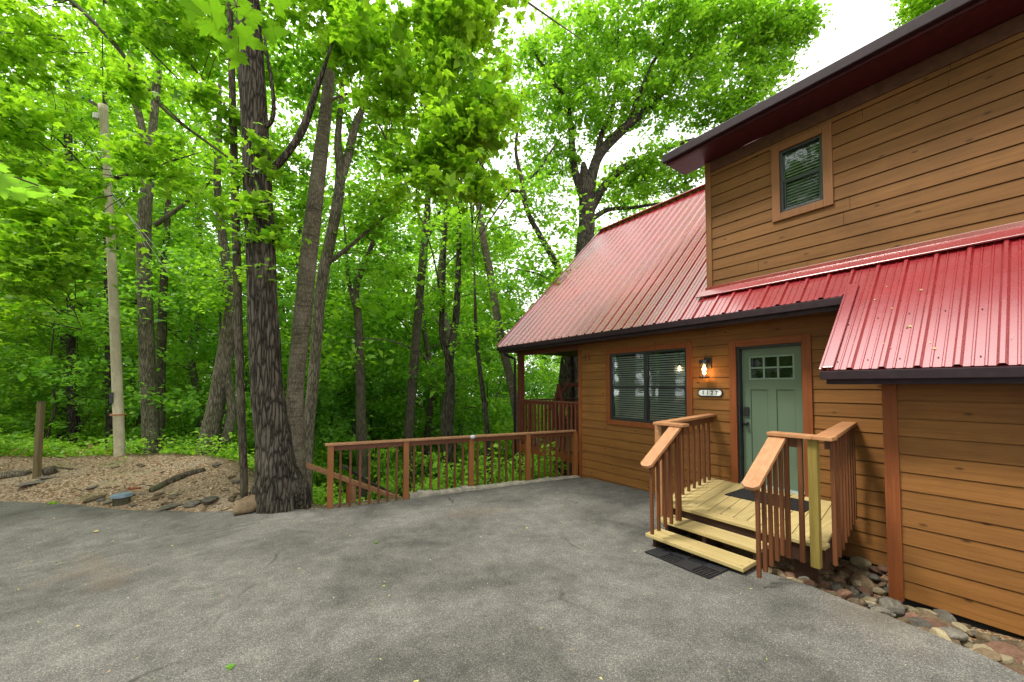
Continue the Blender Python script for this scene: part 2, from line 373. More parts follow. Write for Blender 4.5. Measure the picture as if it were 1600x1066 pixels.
# driveway
def densify(poly, st):
    o = []
    for i in range(len(poly)):
        a = np.array(poly[i]); b = np.array(poly[(i+1) % len(poly)]); L = np.linalg.norm(b-a); k = max(1, int(L/st))
        for j in range(k):
            p = a+(b-a)*j/k; h = .025 if L < 4 else 0
            p = p + np.array([noise.noise((p[0]*3, p[1]*3, 0)), noise.noise((p[0]*3, p[1]*3, 5))])*h*1.6
            o.append(tuple(p))
    return o
bp = densify(ASPH, .15)
pts = [Vector(p) for p in bp]; nb = len(pts)
for x in np.arange(-20, 7, .5):
    for y in np.arange(-13, 14, .5):
        if sdist(ASPH, np.array([x]), np.array([y]))[0] < -.2: pts.append(Vector((x, y)))
for y in np.arange(6.2, 7.6, .1):     # where the slope eases off
    for x in np.arange(-14, 6, .6):
        if sdist(ASPH, np.array([x]), np.array([y]))[0] < -.1: pts.append(Vector((x+.03, y+.01)))
vo_, _, fo, _, _, _ = delaunay_2d_cdt(pts, [(i, (i+1) % nb) for i in range(nb)], [], 1, 1e-5)
va = [(v.x, v.y, float(g0(v.x, v.y))+.03) for v in vo_]
mb = MB(); mb.add(va, [tuple(f) for f in fo])
k0 = len(mb.v); edge = [(p[0], p[1], float(g0(p[0], p[1]))+.03) for p in bp]; low = [(p[0], p[1], float(g0(p[0], p[1]))-.10) for p in bp]
mb.add(edge+low, [(i, (i+1) % nb, nb+(i+1) % nb, nb+i) for i in range(nb)])
tag(mb.build('driveway', m_asph), kind='structure')

# ------------------------------------------------------------------ cabin
WX = 6.135; DX = 6.17; GX = 5.22; EX = 5.70; EZ = 1.045; GEX = 4.815; YF = 8.68; YD = 3.21; YG = 1.315; YC = 6.08; YE = -7.0
RX, RZ = 9.83, 5.175
cabin = thing('cabin', (WX, 3, -1.5), 'brown wood sided cabin with red metal roof, green front door and upper dormer', 'cabin')
def siding(name, X, y0, y1, z0, z1, holes, mat, H=.171, parent=cabin, zoff=0):
    mb = MB(); z = z0
    def xo(zz, zb): return X - .017 + .011*(zz-zb)/H
    while z < z1-1e-4:
        zt = min(z+H, z1); fr = z+.010
        zs = sorted(set([fr, zt]+[h for ho in holes for h in (ho[2], ho[3]) if fr < h < zt]))
        for a, b in zip(zs, zs[1:]):
            c = (a+b)/2; iv = [(y0, y1)]
            for h in holes:
                if h[2] < c < h[3]:
                    iv = [q for (p0, p1) in iv for q in ((p0, min(p1, h[0])), (max(p0, h[1]), p1)) if q[1] > q[0]+1e-3]
            for p0, p1 in iv:   # split long runs into boards of random length
                cuts = [p0]; 
                while p1-cuts[-1] > 3.6: cuts.append(cuts[-1]+rnd.uniform(1.8, 3.4))
                cuts.append(p1)
                for q0, q1 in zip(cuts, cuts[1:]):
                    q1 -= .004 if q1 < p1 else 0
                    xa, xb = xo(a, z), xo(b, z)
                    mb.add([(xa, q0, a), (xa, q1, a), (xb, q1, b), (xb, q0, b), (X+.012, q0, a), (X+.012, q1, a), (X+.012, q1, b), (X+.012, q0, b)],
                           [(0,3,2,1), (0,1,5,4), (2,3,7,6), (0,4,7,3), (1,2,6,5)])
        z = zt
    iv = MB()
    # backing sheet with openings, a little behind the boards
    ys = sorted(set([y0, y1]+[a for h in holes for a in h[:2]])); zs = sorted(set([z0, z1]+[a for h in holes for a in h[2:]]))
    for a, b in zip(ys, ys[1:]):
        for c, d in zip(zs, zs[1:]):
            if not any(h[0]-1e-6 <= a and b <= h[1]+1e-6 and h[2]-1e-6 <= c and d <= h[3]+1e-6 for h in holes):
                mb.add([(X+.010, a, c), (X+.010, b, c), (X+.010, b, d), (X+.010, a, d)], [(0,3,2,1)])
    return mb.build(name, mat, parent)
# openings: (y0,y1,z0,z1)
WIN = (3.56, 5.20, -.68, .64)
DOOR = (1.93, 2.77, -1.46, .585)
UP = (1.665, 2.155, 2.42, 3.30)
siding('wall', WX, .9, YC-.08, -2.10, .95, [WIN, DOOR], m_siding)
siding('dormer_wall', DX, YE, YD-.085, 1.50, 3.62, [UP], m_siding_up)
siding('garage_wall', GX, YE, .98, -2.03, .20, [], m_siding)
# other walls
mb = MB(); mb.add([(WX, YC, -4), (13.4, YC, -4), (13.4, YC, 1.3), (RX, YC, 4.95), (WX, YC, 1.3)], [(0,1,2,3,4)]); mb.add([(WX, YC-.15, -4), (13.4, YC-.15, -4), (13.4, YC-.15, 1.3), (RX, YC-.15, 4.95), (WX, YC-.15, 1.3)], [(4,3,2,1,0)])
mb.build('gable_wall', m_siding, cabin)
MB().box(13.3, 13.4, YE, YC-.16, -4, 1.4).build('back_wall', m_siding, cabin)
MB().box(GX+.03, 13.2, YE-.1, YE, -2.1, 3.4).build('end_wall', m_siding, cabin)
MB().box(DX+.03, RX-.6, YD-.12, YD-.005, 1.0, 3.9).build('dormer_side_wall', m_siding_up, cabin)
mb = MB(); mb.add([(GX+.03, .965, -2.05), (WX, .965, -2.05), (WX, .965, EZ+WX-EX-.05), (GX+.03, .965, EZ+GX+.03-EX-.05)], [(0,1,2,3)]); mb.add([(GX+.03, .87, -2.05), (WX, .87, -2.05), (WX, .87, EZ+WX-EX-.05), (GX+.03, .87, EZ+GX+.03-EX-.05)], [(3,2,1,0)]); mb.build('garage_side_wall', m_siding, cabin)
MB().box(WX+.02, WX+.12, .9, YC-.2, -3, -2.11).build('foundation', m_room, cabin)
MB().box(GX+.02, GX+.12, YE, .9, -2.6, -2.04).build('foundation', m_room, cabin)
# corner boards
MB().box(WX-.03, WX+.03, YC-.085, YC+.005, -2.12, .95).build('corner_board', m_trim, cabin, .004)
MB().box(DX-.032, DX+.05, YD-.09, YD, 1.53, 3.62).build('corner_board', m_trim_up, cabin, .004)
MB().box(GX-.035, GX+.025, .885, .99, -2.05, .17).build('corner_board', m_trim, cabin, .004)
MB().box(DX-.03, DX-.002, YE, YD-.092, 3.45, 3.62).build('frieze_board', m_soffit, cabin, .003)
MB().box(WX-.03, WX-.002, .9, YC-.09, .72+.06, .95).build('frieze_board', m_siding, cabin, .003)

# roofs : ribbed sheets lying on the 12:12 plane
PITCH = .2286
def sheet(name, y0, y1, xa, xb, z_of, drop=.0, phase=0.0):
    ys = []; hs_ = []
    k0 = math.floor((y0-phase)/PITCH)-1
    k = k0
    prof = [(-.030, 0), (-.013, .024), (.013, .024), (.030, 0), (.068, 0), (.074, .006), (.084, .006), (.090, 0), (.138, 0), (.144, .006), (.154, .006), (.160, 0)]
    while phase+k*PITCH < y1+PITCH:
        for dy, h in prof:
            y = phase+k*PITCH+dy
            if y0 < y < y1: ys.append(y); hs_.append(h)
        k += 1
    ys = [y0]+ys+[y1]; hs_ = [0]+hs_+[0]
    X = np.linspace(xa, xb, max(2, int(abs(xb-xa)/.35)+1)); V = []
    nrm = Vector((-1, 0, 1)).normalized()
    for x in X:
        z, nx_, nz_ = z_of(x)
        for y, h in zip(ys, hs_): V.append((x+nx_*h, y, z+nz_*h))
    n = len(ys); Qd = [(i*n+j, (i+1)*n+j, (i+1)*n+j+1, i*n+j+1) for i in range(len(X)-1) for j in range(n-1)]
    # underside board
    b = len(V); t = .03
    for x in (xa, xb):
        z, nx_, nz_ = z_of(x)
        for y in (y0, y1): V.append((x-nx_*t, y, z-nz_*t))
    Qd += [(b, b+1, b+3, b+2), (0, 0+n-1, b+1, b), ((len(X)-1)*n, b+2, b+3, len(X)*n-1), (0, b, b+2, (len(X)-1)*n), (n-1, len(X)*n-1, b+3, b+1)]
    mb = MB(); mb.add(V, Qd); return mb.build(name, m_roof, cabin)
s2 = math.sqrt(.5)
zr = lambda x: (EZ+(x-EX), -s2, s2)
sheet('roof', YD-.02, YF, EX, RX, zr)
sheet('roof', YG-.001, YD-.023, EX, DX+.05, zr)
sheet('roof', YE-.3, YG-.004, GEX, DX+.05, zr)
sheet('roof', YE-.3, YF, RX+.003, 14.0, lambda x: (RZ-(x-RX), s2, s2))
def zs_(x): return (3.80+(x-5.68)*.332, -.315, .949)
sheet('dormer_roof', YE-.3, 3.62, 5.68, RX, zs_)
mb = MB(); mb.bar((RX-.01, YD+.4, RZ+.035), (RX-.01, YF+.01, RZ+.035), .26, .03); mb.build('ridge_cap', m_roof, cabin, .008)
mb = MB()
for k in range(-20, 6):
    for x in (GEX+.07+rnd.uniform(0, .02), GEX+.52+rnd.uniform(-.03, .03)):
        y = k*PITCH+.115+rnd.uniform(-.008, .008)
        if YE < y < YG-.06: z = zr(x)[0]; mb.tube([(x, y, z), (x-.006, y, z+.006)], .005, 6)
mb.build('screws', m_fascia, cabin)
# rake trims
mb = MB(); mb.bar((EX-.005, YF+.02, EZ+.0), (RX, YF+.02, RZ+.0), .05, .13, (0, 0, 1)); mb.build('rake_trim', m_roof, cabin, .005)
mb = MB(); mb.bar((RX, YF+.02, RZ), (14.0, YF+.02, RZ-4.17), .05, .13, (0, 0, 1)); mb.build('rake_trim', m_roof, cabin, .005)
mb = MB(); mb.bar((GEX-.01, YG+.0, EZ+(GEX-EX)+.022), (EX+.10, YG+.0, EZ+.132), .095, .02, (-1, 0, 1)); mb.bar((GEX-.01, YG+.045, EZ+(GEX-EX)-.03), (EX+.02, YG+.045, EZ-.005), .02, .12, (-1, 0, 1))
mb.build('rake_trim', m_roof, cabin, .004)
# flashing at the foot of the dormer
zf = EZ+(DX-EX)
mb = MB(); mb.box(DX-.045, DX-.021, YE, YD+.02, zf-.03, zf+.075); mb.build('flashing', m_roof, cabin, .003)
mb = MB(); mb.bar((DX-.10, YE, zf-.036), (DX-.10, YD+.12, zf-.036), .022, .15, (-1, 0, -1)); mb.build('flashing', m_roof, cabin, .006)
# eaves: fascia, gutters, soffits
MB().box(EX-.045, EX-.004, YG-.02, YF+.03, EZ-.105, EZ-.012).build('gutter', m_fascia, cabin, .008)
MB().box(EX-.002, EX+.02, YG, YF, EZ-.16, EZ-.05).build('fascia', m_fascia, cabin)
MB().box(EX+.022, WX-.032, YG+.02, YC, EZ-.14, EZ-.12).build('soffit', m_soffit, cabin)
MB().box(EX+.022, RX, YC+.01, YF-.04, EZ-.14, EZ-.12).build('porch_ceiling', m_soffit, cabin)
gz = EZ+(GEX-EX)
MB().box(GEX-.05, GEX-.004, YE-.3, YG+.05, gz-.098, gz-.012).build('gutter', m_fascia, cabin, .008)
MB().box(GEX+.0, GEX+.03, YE-.3, YG+.01, gz-.145, gz-.02).build('fascia', m_fascia, cabin, .003)
MB().box(GEX+.032, GX-.037, YE, YG-.03, gz-.145, gz-.125).build('soffit', m_fascia, cabin)
mb = MB(); mb.add([(GEX+.03, YG-.02, gz-.145), (WX, YG-.02, gz-.145), (WX, YG-.02, EZ+.38), (GEX+.03, YG-.02, gz-.03)], [(0,1,2,3)]); mb.add([(GEX+.03, YG-.045, gz-.145), (WX, YG-.045, gz-.145), (WX, YG-.045, EZ+.38), (GEX+.03, YG-.045, gz-.03)], [(3,2,1,0)])
MB().box(5.60, 5.665, YE-.3, 3.63, 3.66, 3.79).build('gutter', m_fascia, cabin, .012)
MB().box(5.668, 5.70, YE-.3, 3.60, 3.63, 3.76).build('fascia', m_maroon, cabin, .003)
MB().box(5.702, DX-.034, YE, 3.58, 3.625, 3.645).build('soffit', m_maroon, cabin)
mb = MB(); mb.bar((5.68, 3.605, 3.735), (RX, 3.605, 3.735+.332*(RX-5.68)), .035, .15); mb.build('rake_trim', m_maroon, cabin, .004)
mb = MB(); mb.bar((DX+.02, 3.40, 3.83), (RX, 3.40, 3.83+.332*(RX-DX-.02)), .36, .02); mb.build('rake_soffit', m_maroon, cabin)
MB().box(DX-.03, DX+.02, YD+.003, 3.58, 3.63, 3.86).build('eave_return', m_maroon, cabin)

# windows
def window(box, X, tw, matt, sashes, name='window', blind=True, top_reflect=0):
    y0, y1, z0, z1 = box
    fr = MB()   # trim round the opening
    t = thing_part(name)
    for a in ((y0-tw, y0, z0-tw, z1+tw), (y1, y1+tw, z0-tw, z1+tw)): MB().box(X-.038, X+.0, a[0], a[1], a[2], a[3]).build('trim', matt, t, .004)
    MB().box(X-.036, X, y0+.001, y1-.001, z1, z1+tw).build('trim', matt, t, .004); MB().box(X-.040, X, y0+.001, y1-.001, z0-tw, z0).build('trim', matt, t, .004)
    fr = MB(); f = .035
    fr.box(X-.012, X+.07, y0, y0+f, z0, z1); fr.box(X-.012, X+.07, y1-f, y1, z0, z1); fr.box(X-.012, X+.07, y0+f, y1-f, z0, z0+f); fr.box(X-.012, X+.07, y0+f, y1-f, z1-f, z1)
    n = sashes; wy = (y1-y0)/n; zm = z0+(z1-z0)*.5
    for i in range(1, n): fr.box(X-.014, X+.07, y0+i*wy-.028, y0+i*wy+.028, z0+f, z1-f)
    fr.build('frame', m_winframe, t, .003)
    for i in range(n):
        a = y0+i*wy+(.028 if i else f)+.001; b = y0+(i+1)*wy-(.028 if i < n-1 else f)-.001
        s = MB(); s.box(X+.012, X+.045, a, b, zm-.022, zm+.022); s.box(X+.014, X+.03, a, a+.022, z0+f+.001, zm-.022); s.box(X+.014, X+.03, b-.022, b, z0+f+.001, zm-.022); s.box(X+.014, X+.03, a+.022, b-.022, z0+f+.001, z0+f+.025)
        s.build('sash', m_winframe, t, .002)
        MB().box(X+.032, X+.036, a, b, zm+.022, z1-f).build('glass', m_glass, t)
        MB().box(X+.019, X+.023, a+.02, b-.02, z0+f+.02, zm-.022).build('glass', m_glass, t)
        bl = MB(); z = z0+f+.03
        while z < z1-f-.01:
            bl.bar((X+.072, a+.01, z), (X+.072, b-.01, z), .034, .0025, (-1, 0, 1.1)); z += .042
        bl.build('blind', m_blind, t)
    MB().box(X+.5, X+.52, y0-.3, y1+.3, z0-.3, z1+.3).build('dark_interior', m_room, t)  # near-black backing, painted to read as the unlit room
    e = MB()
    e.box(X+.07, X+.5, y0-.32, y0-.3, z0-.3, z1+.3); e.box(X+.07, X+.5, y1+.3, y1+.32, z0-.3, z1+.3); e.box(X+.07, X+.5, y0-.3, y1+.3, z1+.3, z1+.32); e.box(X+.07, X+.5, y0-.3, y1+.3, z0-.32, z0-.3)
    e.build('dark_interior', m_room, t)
def thing_part(name):
    o = bpy.data.objects.new(name, None); C.objects.link(o); o.parent = cabin; o.location = -cabin.location; o.empty_display_size = .1
    return o
window(WIN, WX, .095, m_trim, 2)
window(UP, DX, .10, m_trim_up, 1)

# door
dr = thing_part('door')
y0, y1, z0, z1 = DOOR
MB().box(WX-.04, WX+.0, y0-.10, y0, -1.50, z1+.10).build('trim', m_trim, dr, .004)
MB().box(WX-.04, WX+.0, y1, y1+.10, -1.50, z1+.10).build('trim', m_trim, dr, .004)
MB().box(WX-.038, WX+.0, y0+.001, y1-.001, z1, z1+.10).build('trim', m_trimy, dr, .004)
MB().box(WX-.002, WX+.14, y1-.03, y1, z0, z1).build('jamb', m_winframe, dr); MB().box(WX-.002, WX+.14, y0, y0+.02, z0, z1).build('jamb', m_trim, dr); MB().box(WX-.002, WX+.14, y0+.02, y1-.03, z1-.03, z1).build('jamb', m_winframe, dr)
MB().box(WX-.03, WX+.10, y0+.02, y1-.03, z0-.01, z0+.028).build('threshold', m_alu, dr, .004)
def doorslab():
    X = WX+.085; a, b = y0+.021, y1-.035; c, d = z0+.03, z1-.031
    ly0, ly1, lz0, lz1 = a+.125, b-.115, d-.445, d-.135       # lite opening
    pz1 = lz0-.16; pz0 = c+.30; ym = (a+b)/2
    pan = [(a+.11, ym-.055, pz0, pz1), (ym+.055, b-.11, pz0, pz1)]
    ys = sorted({a, b, ly0, ly1, *[q for p in pan for q in p[:2]]}); zs = sorted({c, d, lz0, lz1, pz0, pz1}); m = MB(); rec = .012
    for i in range(len(ys)-1):
        for j in range(len(zs)-1):
            cy = (ys[i]+ys[i+1])/2; cz = (zs[j]+zs[j+1])/2
            if ly0 < cy < ly1 and lz0 < cz < lz1: continue
            inp = any(p[0] < cy < p[1] and p[2] < cz < p[3] for p in pan)
            x = X+(rec if inp else 0)
            m.add([(x, ys[i], zs[j]), (x, ys[i+1], zs[j]), (x, ys[i+1], zs[j+1]), (x, ys[i], zs[j+1])], [(0,3,2,1)])
    for p in pan+[(ly0, ly1, lz0, lz1)]:
        q = [(p[0], p[2]), (p[1], p[2]), (p[1], p[3]), (p[0], p[3])]; dd = rec if p in pan else .03
        for k in range(4):
            s, e = q[k], q[(k+1) % 4]; m.add([(X, *s), (X, *e), (X+dd, *e), (X+dd, *s)], [(0,1,2,3)])
    m.build('slab', m_door, dr)
    g = MB(); t = .006
    for p in pan:   # darker strips paint in the shade line around the flat panels
        g.box(X+.002, X+rec-.001, p[0], p[0]+t, p[2], p[3]); g.box(X+.002, X+rec-.001, p[1]-t, p[1], p[2], p[3]); g.box(X+.002, X+rec-.001, p[0]+t, p[1]-t, p[3]-t, p[3])
    g.build('panel_shade_line', m_doorline, dr)
    mu = MB(); w3 = (ly1-ly0)/3; t = .011
    for k in (1, 2): mu.box(X-.004, X+.02, ly0+k*w3-t, ly0+k*w3+t, lz0, lz1)
    mu.box(X-.005, X+.018, ly0, ly1, (lz0+lz1)/2-t, (lz0+lz1)/2+t)
    for q in ((ly0-.018, ly0+.004, lz0-.018, lz1+.018), (ly1-.004, ly1+.018, lz0-.018, lz1+.018), (ly0+.004, ly1-.004, lz0-.018, lz0+.004), (ly0+.004, ly1-.004, lz1-.004, lz1+.018)): mu.box(X-.006, X+.016, *q)
    mu.build('glazing_bars', m_muntin, dr, .002)
    for i in range(3):
        for j in range(2):
            MB().box(X+.021, X+.025, ly0+i*w3, ly0+(i+1)*w3-.001, lz0+j*(lz1-lz0)/2, lz0+(j+1)*(lz1-lz0)/2-.001).build('pane', m_glass, dr)
    MB().box(X+.2, X+.22, a, b, lz0-.2, d).build('dark_interior', m_room, dr)  # near-black sheet painted as unlit depth behind the door panes
    hy = b-.055
    MB().box(X-.03, X, hy-.035, hy+.035, c+.985, c+1.115).build('keypad_lock', m_black, dr, .006)
    h = MB(); h.tube([(X, hy, c+.87), (X-.03, hy, c+.87)], .030, 14); h.tube([(X-.03, hy, c+.87), (X-.04, hy, c+.87), (X-.065, hy, c+.87), (X-.075, hy, c+.87)], [.012, .022, .030, .018], 14)
    h.build('knob', m_black, dr, 0, True)
doorslab()

# small fixtures on the wall
L = thing('wall_lantern', (WX-.03, 3.19, .30), 'lit black wall lantern with clear glass jar beside the green door', 'lantern')
lx, ly, lz = WX-.035, 3.195, .30
MB().box(lx-.005, lx+.015, ly-.055, ly+.055, lz-.02, lz+.15).build('backplate', m_black, L, .006)
mb = MB(); mb.tube([(lx, ly, lz+.09), (lx-.06, ly, lz+.13), (lx-.11, ly, lz+.11)], .010, 8); mb.tube([(lx-.11, ly, lz+.12), (lx-.11, ly, lz+.105), (lx-.11, ly, lz+.06), (lx-.11, ly, lz+.05)], [.03, .072, .074, .066], 20)
mb.build('cap', m_black, L, 0, False)
m_jar = bpy.data.materials.new('jar_glass'); m_jar.use_nodes = True; ntj = m_jar.node_tree; ntj.nodes.clear()
oj = N(ntj, 'ShaderNodeOutputMaterial'); tj = N(ntj, 'ShaderNodeBsdfTransparent'); gj = N(ntj, 'ShaderNodeBsdfGlossy'); gj.inputs['Roughness'].default_value = .05; mj = N(ntj, 'ShaderNodeMixShader'); mj.inputs[0].default_value = .12
tj.inputs[0].default_value = (1, .93, .8, 1); ntj.links.new(tj.outputs[0], mj.inputs[1]); ntj.links.new(gj.outputs[0], mj.inputs[2]); ntj.links.new(mj.outputs[0], oj.inputs[0])
mb = MB(); mb.tube([(lx-.11, ly, lz+.05), (lx-.11, ly, lz-.155)], .064, 20, False); mb.build('glass_jar', m_jar, L, 0, True)
mb = MB(); mb.tube([(lx-.11, ly, lz-.155), (lx-.11, ly, lz-.17)], .07, 20)
for k in range(4):
    t = k*math.pi/2+.78; mb.tube([(lx-.11+.07*math.cos(t), ly+.07*math.sin(t), lz+.055), (lx-.11+.07*math.cos(t), ly+.07*math.sin(t), lz-.16)], .0035, 5)
mb.build('cage', m_black, L)
mb = MB(); mb.tube([(lx-.11, ly, lz+.03), (lx-.11, ly, lz+.0), (lx-.11, ly, lz-.035), (lx-.11, ly, lz-.065), (lx-.11, ly, lz-.075)], [.012, .017, .033, .026, .008], 12); mb.build('bulb', m_bulb, L, 0, True)
pl = bpy.data.lights.new('lantern_light', 'POINT'); pl.energy = 2.2; pl.color = (1, .58, .22); pl.shadow_soft_size = .03
po = bpy.data.objects.new('lantern_light', pl); C.objects.link(po); po.location = (lx-.11, ly, lz-.09)
# number plaque
P = thing('number_plaque', (WX-.03, 3.17, -.11), 'white house number plaque reading 1127 with black rim below the lantern', 'house number')
def stadium(cy, cz, hw, hh, x0, x1):
    v = []; 
    for s, a0 in ((1, -90), (-1, 90)):
        for k in range(9):
            t = R(a0+k*22.5); v.append((cy+s*(hw-hh)+hh*math.cos(t), cz+hh*math.sin(t)))
    n = len(v); vs = [(x0, *p) for p in v]+[(x1, *p) for p in v]
    m = MB(); m.add(vs, [tuple(range(n))[::-1], tuple(range(n, 2*n))]+[(i, (i+1) % n, n+(i+1) % n, n+i) for i in range(n)]); return m
stadium(3.170, -.112, .20, .062, WX-.034, WX-.018).build('rim', m_black, P); stadium(3.170, -.112, .182, .045, WX-.038, WX-.0345).build('plate', m_white, P)
for k, ch in enumerate('1127'):
    tcv = bpy.data.curves.new('digit', 'FONT'); tcv.body = ch; tcv.size = .088; tcv.align_x = 'CENTER'; tcv.align_y = 'CENTER'; tcv.extrude = .001; tcv.offset = .0015
    to = bpy.data.objects.new('digit_src', tcv); C.objects.link(to); bpy.context.view_layer.update()
    me = bpy.data.meshes.new_from_object(to.evaluated_get(bpy.context.evaluated_depsgraph_get())); bpy.data.objects.remove(to)
    me.transform(Matrix.Translation((WX-.0405, 3.170+.105-k*.07, -.112)) @ Matrix.Rotation(R(-90), 4, 'Z') @ Matrix.Rotation(R(90), 4, 'X'))
    me.materials.clear(); me.materials.append(m_ink); link('digit', me, None, P)
# little camera box near the far corner, soffit light, indoor pendant seen through the window
S = thing('junction_box', (WX-.04, 5.82, .62), 'small brown square box under the eave at the far wall corner', 'box')
MB().box(WX-.06, WX-.02, 5.76, 5.88, .56, .68).build('cover', m_siding, S, .006); mb = MB(); mb.tube([(WX-.06, 5.82, .62), (WX-.075, 5.82, .62)], .04, 14); mb.build('lens', m_soffit, S)
D = thing('indoor_lamp', (WX+.3, 3.72, .35), 'warm glowing lamp seen through the large window blinds', 'lamp')
mb = MB(); mb.tube([(WX+.06, 3.74, .34), (WX+.06, 3.74, .32), (WX+.06, 3.74, .28), (WX+.06, 3.74, .265)], [.006, .016, .016, .005], 10); mb.build('bulb', m_bulb_in, D, 0, True)
mb = MB(); mb.tube([(WX+.06, 3.74, .345), (WX+.06, 3.74, .60)], .004, 6); mb.build('cord', m_black, D)

# ------------------------------------------------------------------ covered side porch
PO = thing('side_porch', (WX, 7.2, -1.5), 'dark red stained porch deck with baluster railing at the far end of the cabin', 'porch')
MB().box(WX-.03, 9.9, YC+.02, 8.38, -1.53, -1.47).build('floor', m_dark, PO)
MB().box(WX-.05, WX-.012, YC+.02, 8.4, -1.72, -1.535).build('rim_joist', m_trimy, PO)
for (x, y, zt) in ((WX+.02, 8.27, .9), (9.8, 8.27, .9)): MB().box(x-.065, x+.065, y-.065, y+.065, -4.5, zt).build('post', m_dark, PO, .004)
MB().box(WX-.03, WX+.05, YC+.02, 8.38, .80, .905).build('beam', m_dark, PO)
MB().box(WX-.03, WX+.09, YC+.02, 8.20, -.40, -.365).build('top_rail', m_dark, PO, .004)
MB().box(WX+.01, WX+.05, YC+.02, 8.20, -.47, -.402).build('rail', m_dark, PO)
for i in range(16): y = YC+.10+i*.132; MB().box(WX-.03, WX+.008, y-.018, y+.018, -1.66, -.41).build('baluster', m_dark, PO)
MB().box(9.73, 9.85, YC+.02, 8.20, -.40, -.365).build('top_rail', m_dark, PO, .004)
for i in range(15): y = YC+.14+i*.14; MB().box(9.77, 9.805, y-.018, y+.018, -1.6, -.402).build('baluster', m_dark, PO)
MB().box(WX+.1, 9.7, 8.23, 8.34, -.40, -.365).build('top_rail', m_dark, PO, .004)
for i in range(25): x = WX+.2+i*.14; MB().box(x-.018, x+.018, 8.26, 8.295, -1.6, -.402).build('baluster', m_dark, PO)
ld = MB()
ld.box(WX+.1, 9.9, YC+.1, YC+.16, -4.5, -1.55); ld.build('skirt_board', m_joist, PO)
BR = thing('timber_swing', (7.6, 7.2, -1.4), 'rustic brown log swing frame standing on the side porch', 'swing frame')
mb = MB(); mb.tube([at(857, 642, 10.6), at(874, 618, 10.4), at(890, 599, 10.2)], [.055, .06, .05], 8); mb.build('brace', m_dark, BR)
mb = MB(); mb.tube([at(881, 601, 10.3), at(906, 601, 10.1)], .055, 8); mb.build('crossbeam', m_dark, BR)
mb = MB(); mb.tube([at(872, 600, 10.3), at(878, 625, 10.35), at(881, 690, 10.4)], .05, 8); mb.build('leg', m_dark, BR)
mb = MB(); mb.tube([at(862, 690, 10.5), at(868, 625, 10.4), at(873, 603, 10.3)], .05, 8); mb.build('leg', m_dark, BR)
DS = thing('downspout', (WX-.1, 8.35, .5), 'dark downspout curving from the gutter down the porch post', 'downspout')
mb = MB(); mb.tube([(EX-.02, 8.45, .93), (EX+.05, 8.42, .82), (WX-.12, 8.36, .72), (WX-.12, 8.36, .5), (WX-.12, 8.36, -3)], .035, 8); mb.build('pipe', m_fascia, DS, 0, True)

# ------------------------------------------------------------------ parking-edge railing
FA = np.array([1.24, 7.06]); FB = np.array([6.03, 6.13]); fd = (FB-FA)/np.linalg.norm(FB-FA)
FN = thing('deck_railing', (FA[0], FA[1], -2.07), 'long level brown wooden railing along the far edge of the driveway', 'railing')
def fx(px):     # where a viewing ray at column px crosses the railing line
    d = ray(px, 700); A = np.array([[d[0], -fd[0]], [d[1], -fd[1]]]); s = np.linalg.solve(A, FA); return FA+fd*s[1]
ftop = -.965; prev = None
pcol = [517, 634.5, 736, 824.5, 898]
for i, c in enumerate(pcol):
    p = fx(c); n = .047
    MB().bar((*p, -2.22 if i != 1 else -2.14), (*p, ftop-.04), .095, .095, (fd[0], fd[1], 0)).build('post', m_rail, FN, .004)
    if prev is not None:
        for k in range(7):
            q = prev+(p-prev)*(k+1)/8+np.array([.0, .0]); q = q + np.array([-fd[1], fd[0]])*.055
            h = rnd.uniform(-.01, .01); MB().bar((*q, -2.26), (q[0]+h*.5, q[1], ftop-.06), .036, .036, (fd[0], fd[1], 0)).build('baluster', m_balus, FN, .002)
    prev = p
a = fx(508)-fd*.0; b = FB
MB().bar((*a, ftop-.02), (*b, ftop-.02), .14, .035).build('top_rail', m_capfence, FN, .006)
o1 = np.array([-fd[1], fd[0]])*.02
MB().bar((*(a+fd*.12+o1), ftop-.085), (*(b+o1), ftop-.085), .036, .088).build('rail', m_balus, FN, .003)
o2 = np.array([-fd[1], fd[0]])*.10
MB().bar((*(a+o2), -2.19), (*(b+o2), -2.19), .04, .16).build('rim_board', m_rail, FN, .003)
mb = MB(); c = fx(737); mb.tube([(c[0]-.03, c[1]-.09, ftop-.055), (c[0]-.03, c[1]-.09, ftop-.03), (c[0]-.03, c[1]-.09, ftop+.0), (c[0]-.03, c[1]-.09, ftop+.02)], [.03, .05, .05, .015], 14)
tag(mb.build('post_light', flat('pearl_plastic', (.45, .46, .52), .3, .5), None, 0, True), 'small round silver light fixed to the middle of the driveway railing', 'light')
KB = MB(); ka = fx(640)+np.array([fd[1], -fd[0]])*.02; kb = np.array([6.02, 6.02])
seg = 26
for i in range(seg):
    p = ka+(kb-ka)*i/seg; q = ka+(kb-ka)*(i+1)/seg; z = -2.0+.03*noise.noise((i*.5, 0, 0)); KB.bar((*p, z), (*(q-fd*.0), z+.0), .17, .12+.02*math.sin(i))
tag(KB.build('kerb', m_conc, None, .012), kind='structure')
SR = thing('stair_handrail', tuple(at(560, 800, 7.9)), 'tan wooden handrail sloping down behind the left end of the driveway railing', 'handrail')
ra, rb = at(466, 722, 7.9), at(640, 785, 8.8)
MB().bar(tuple(ra), tuple(rb), .10, .09).build('top_rail', m_capfence, SR, .004)
for px in (540, 548): 
    t = (px-466)/174; p = ra+(rb-ra)*t; MB().bar((p[0], p[1], p[2]-1.3), tuple(p), .05, .09, (1, 0, 0)).build('post', m_rail if px == 540 else m_capfence, SR)
mb = MB(); mb.tube([at(535, 728, 8.2), at(575, 752, 8.5), at(640, 786, 8.9)], .035, 6); mb.build('log_rail', b_dark, SR)

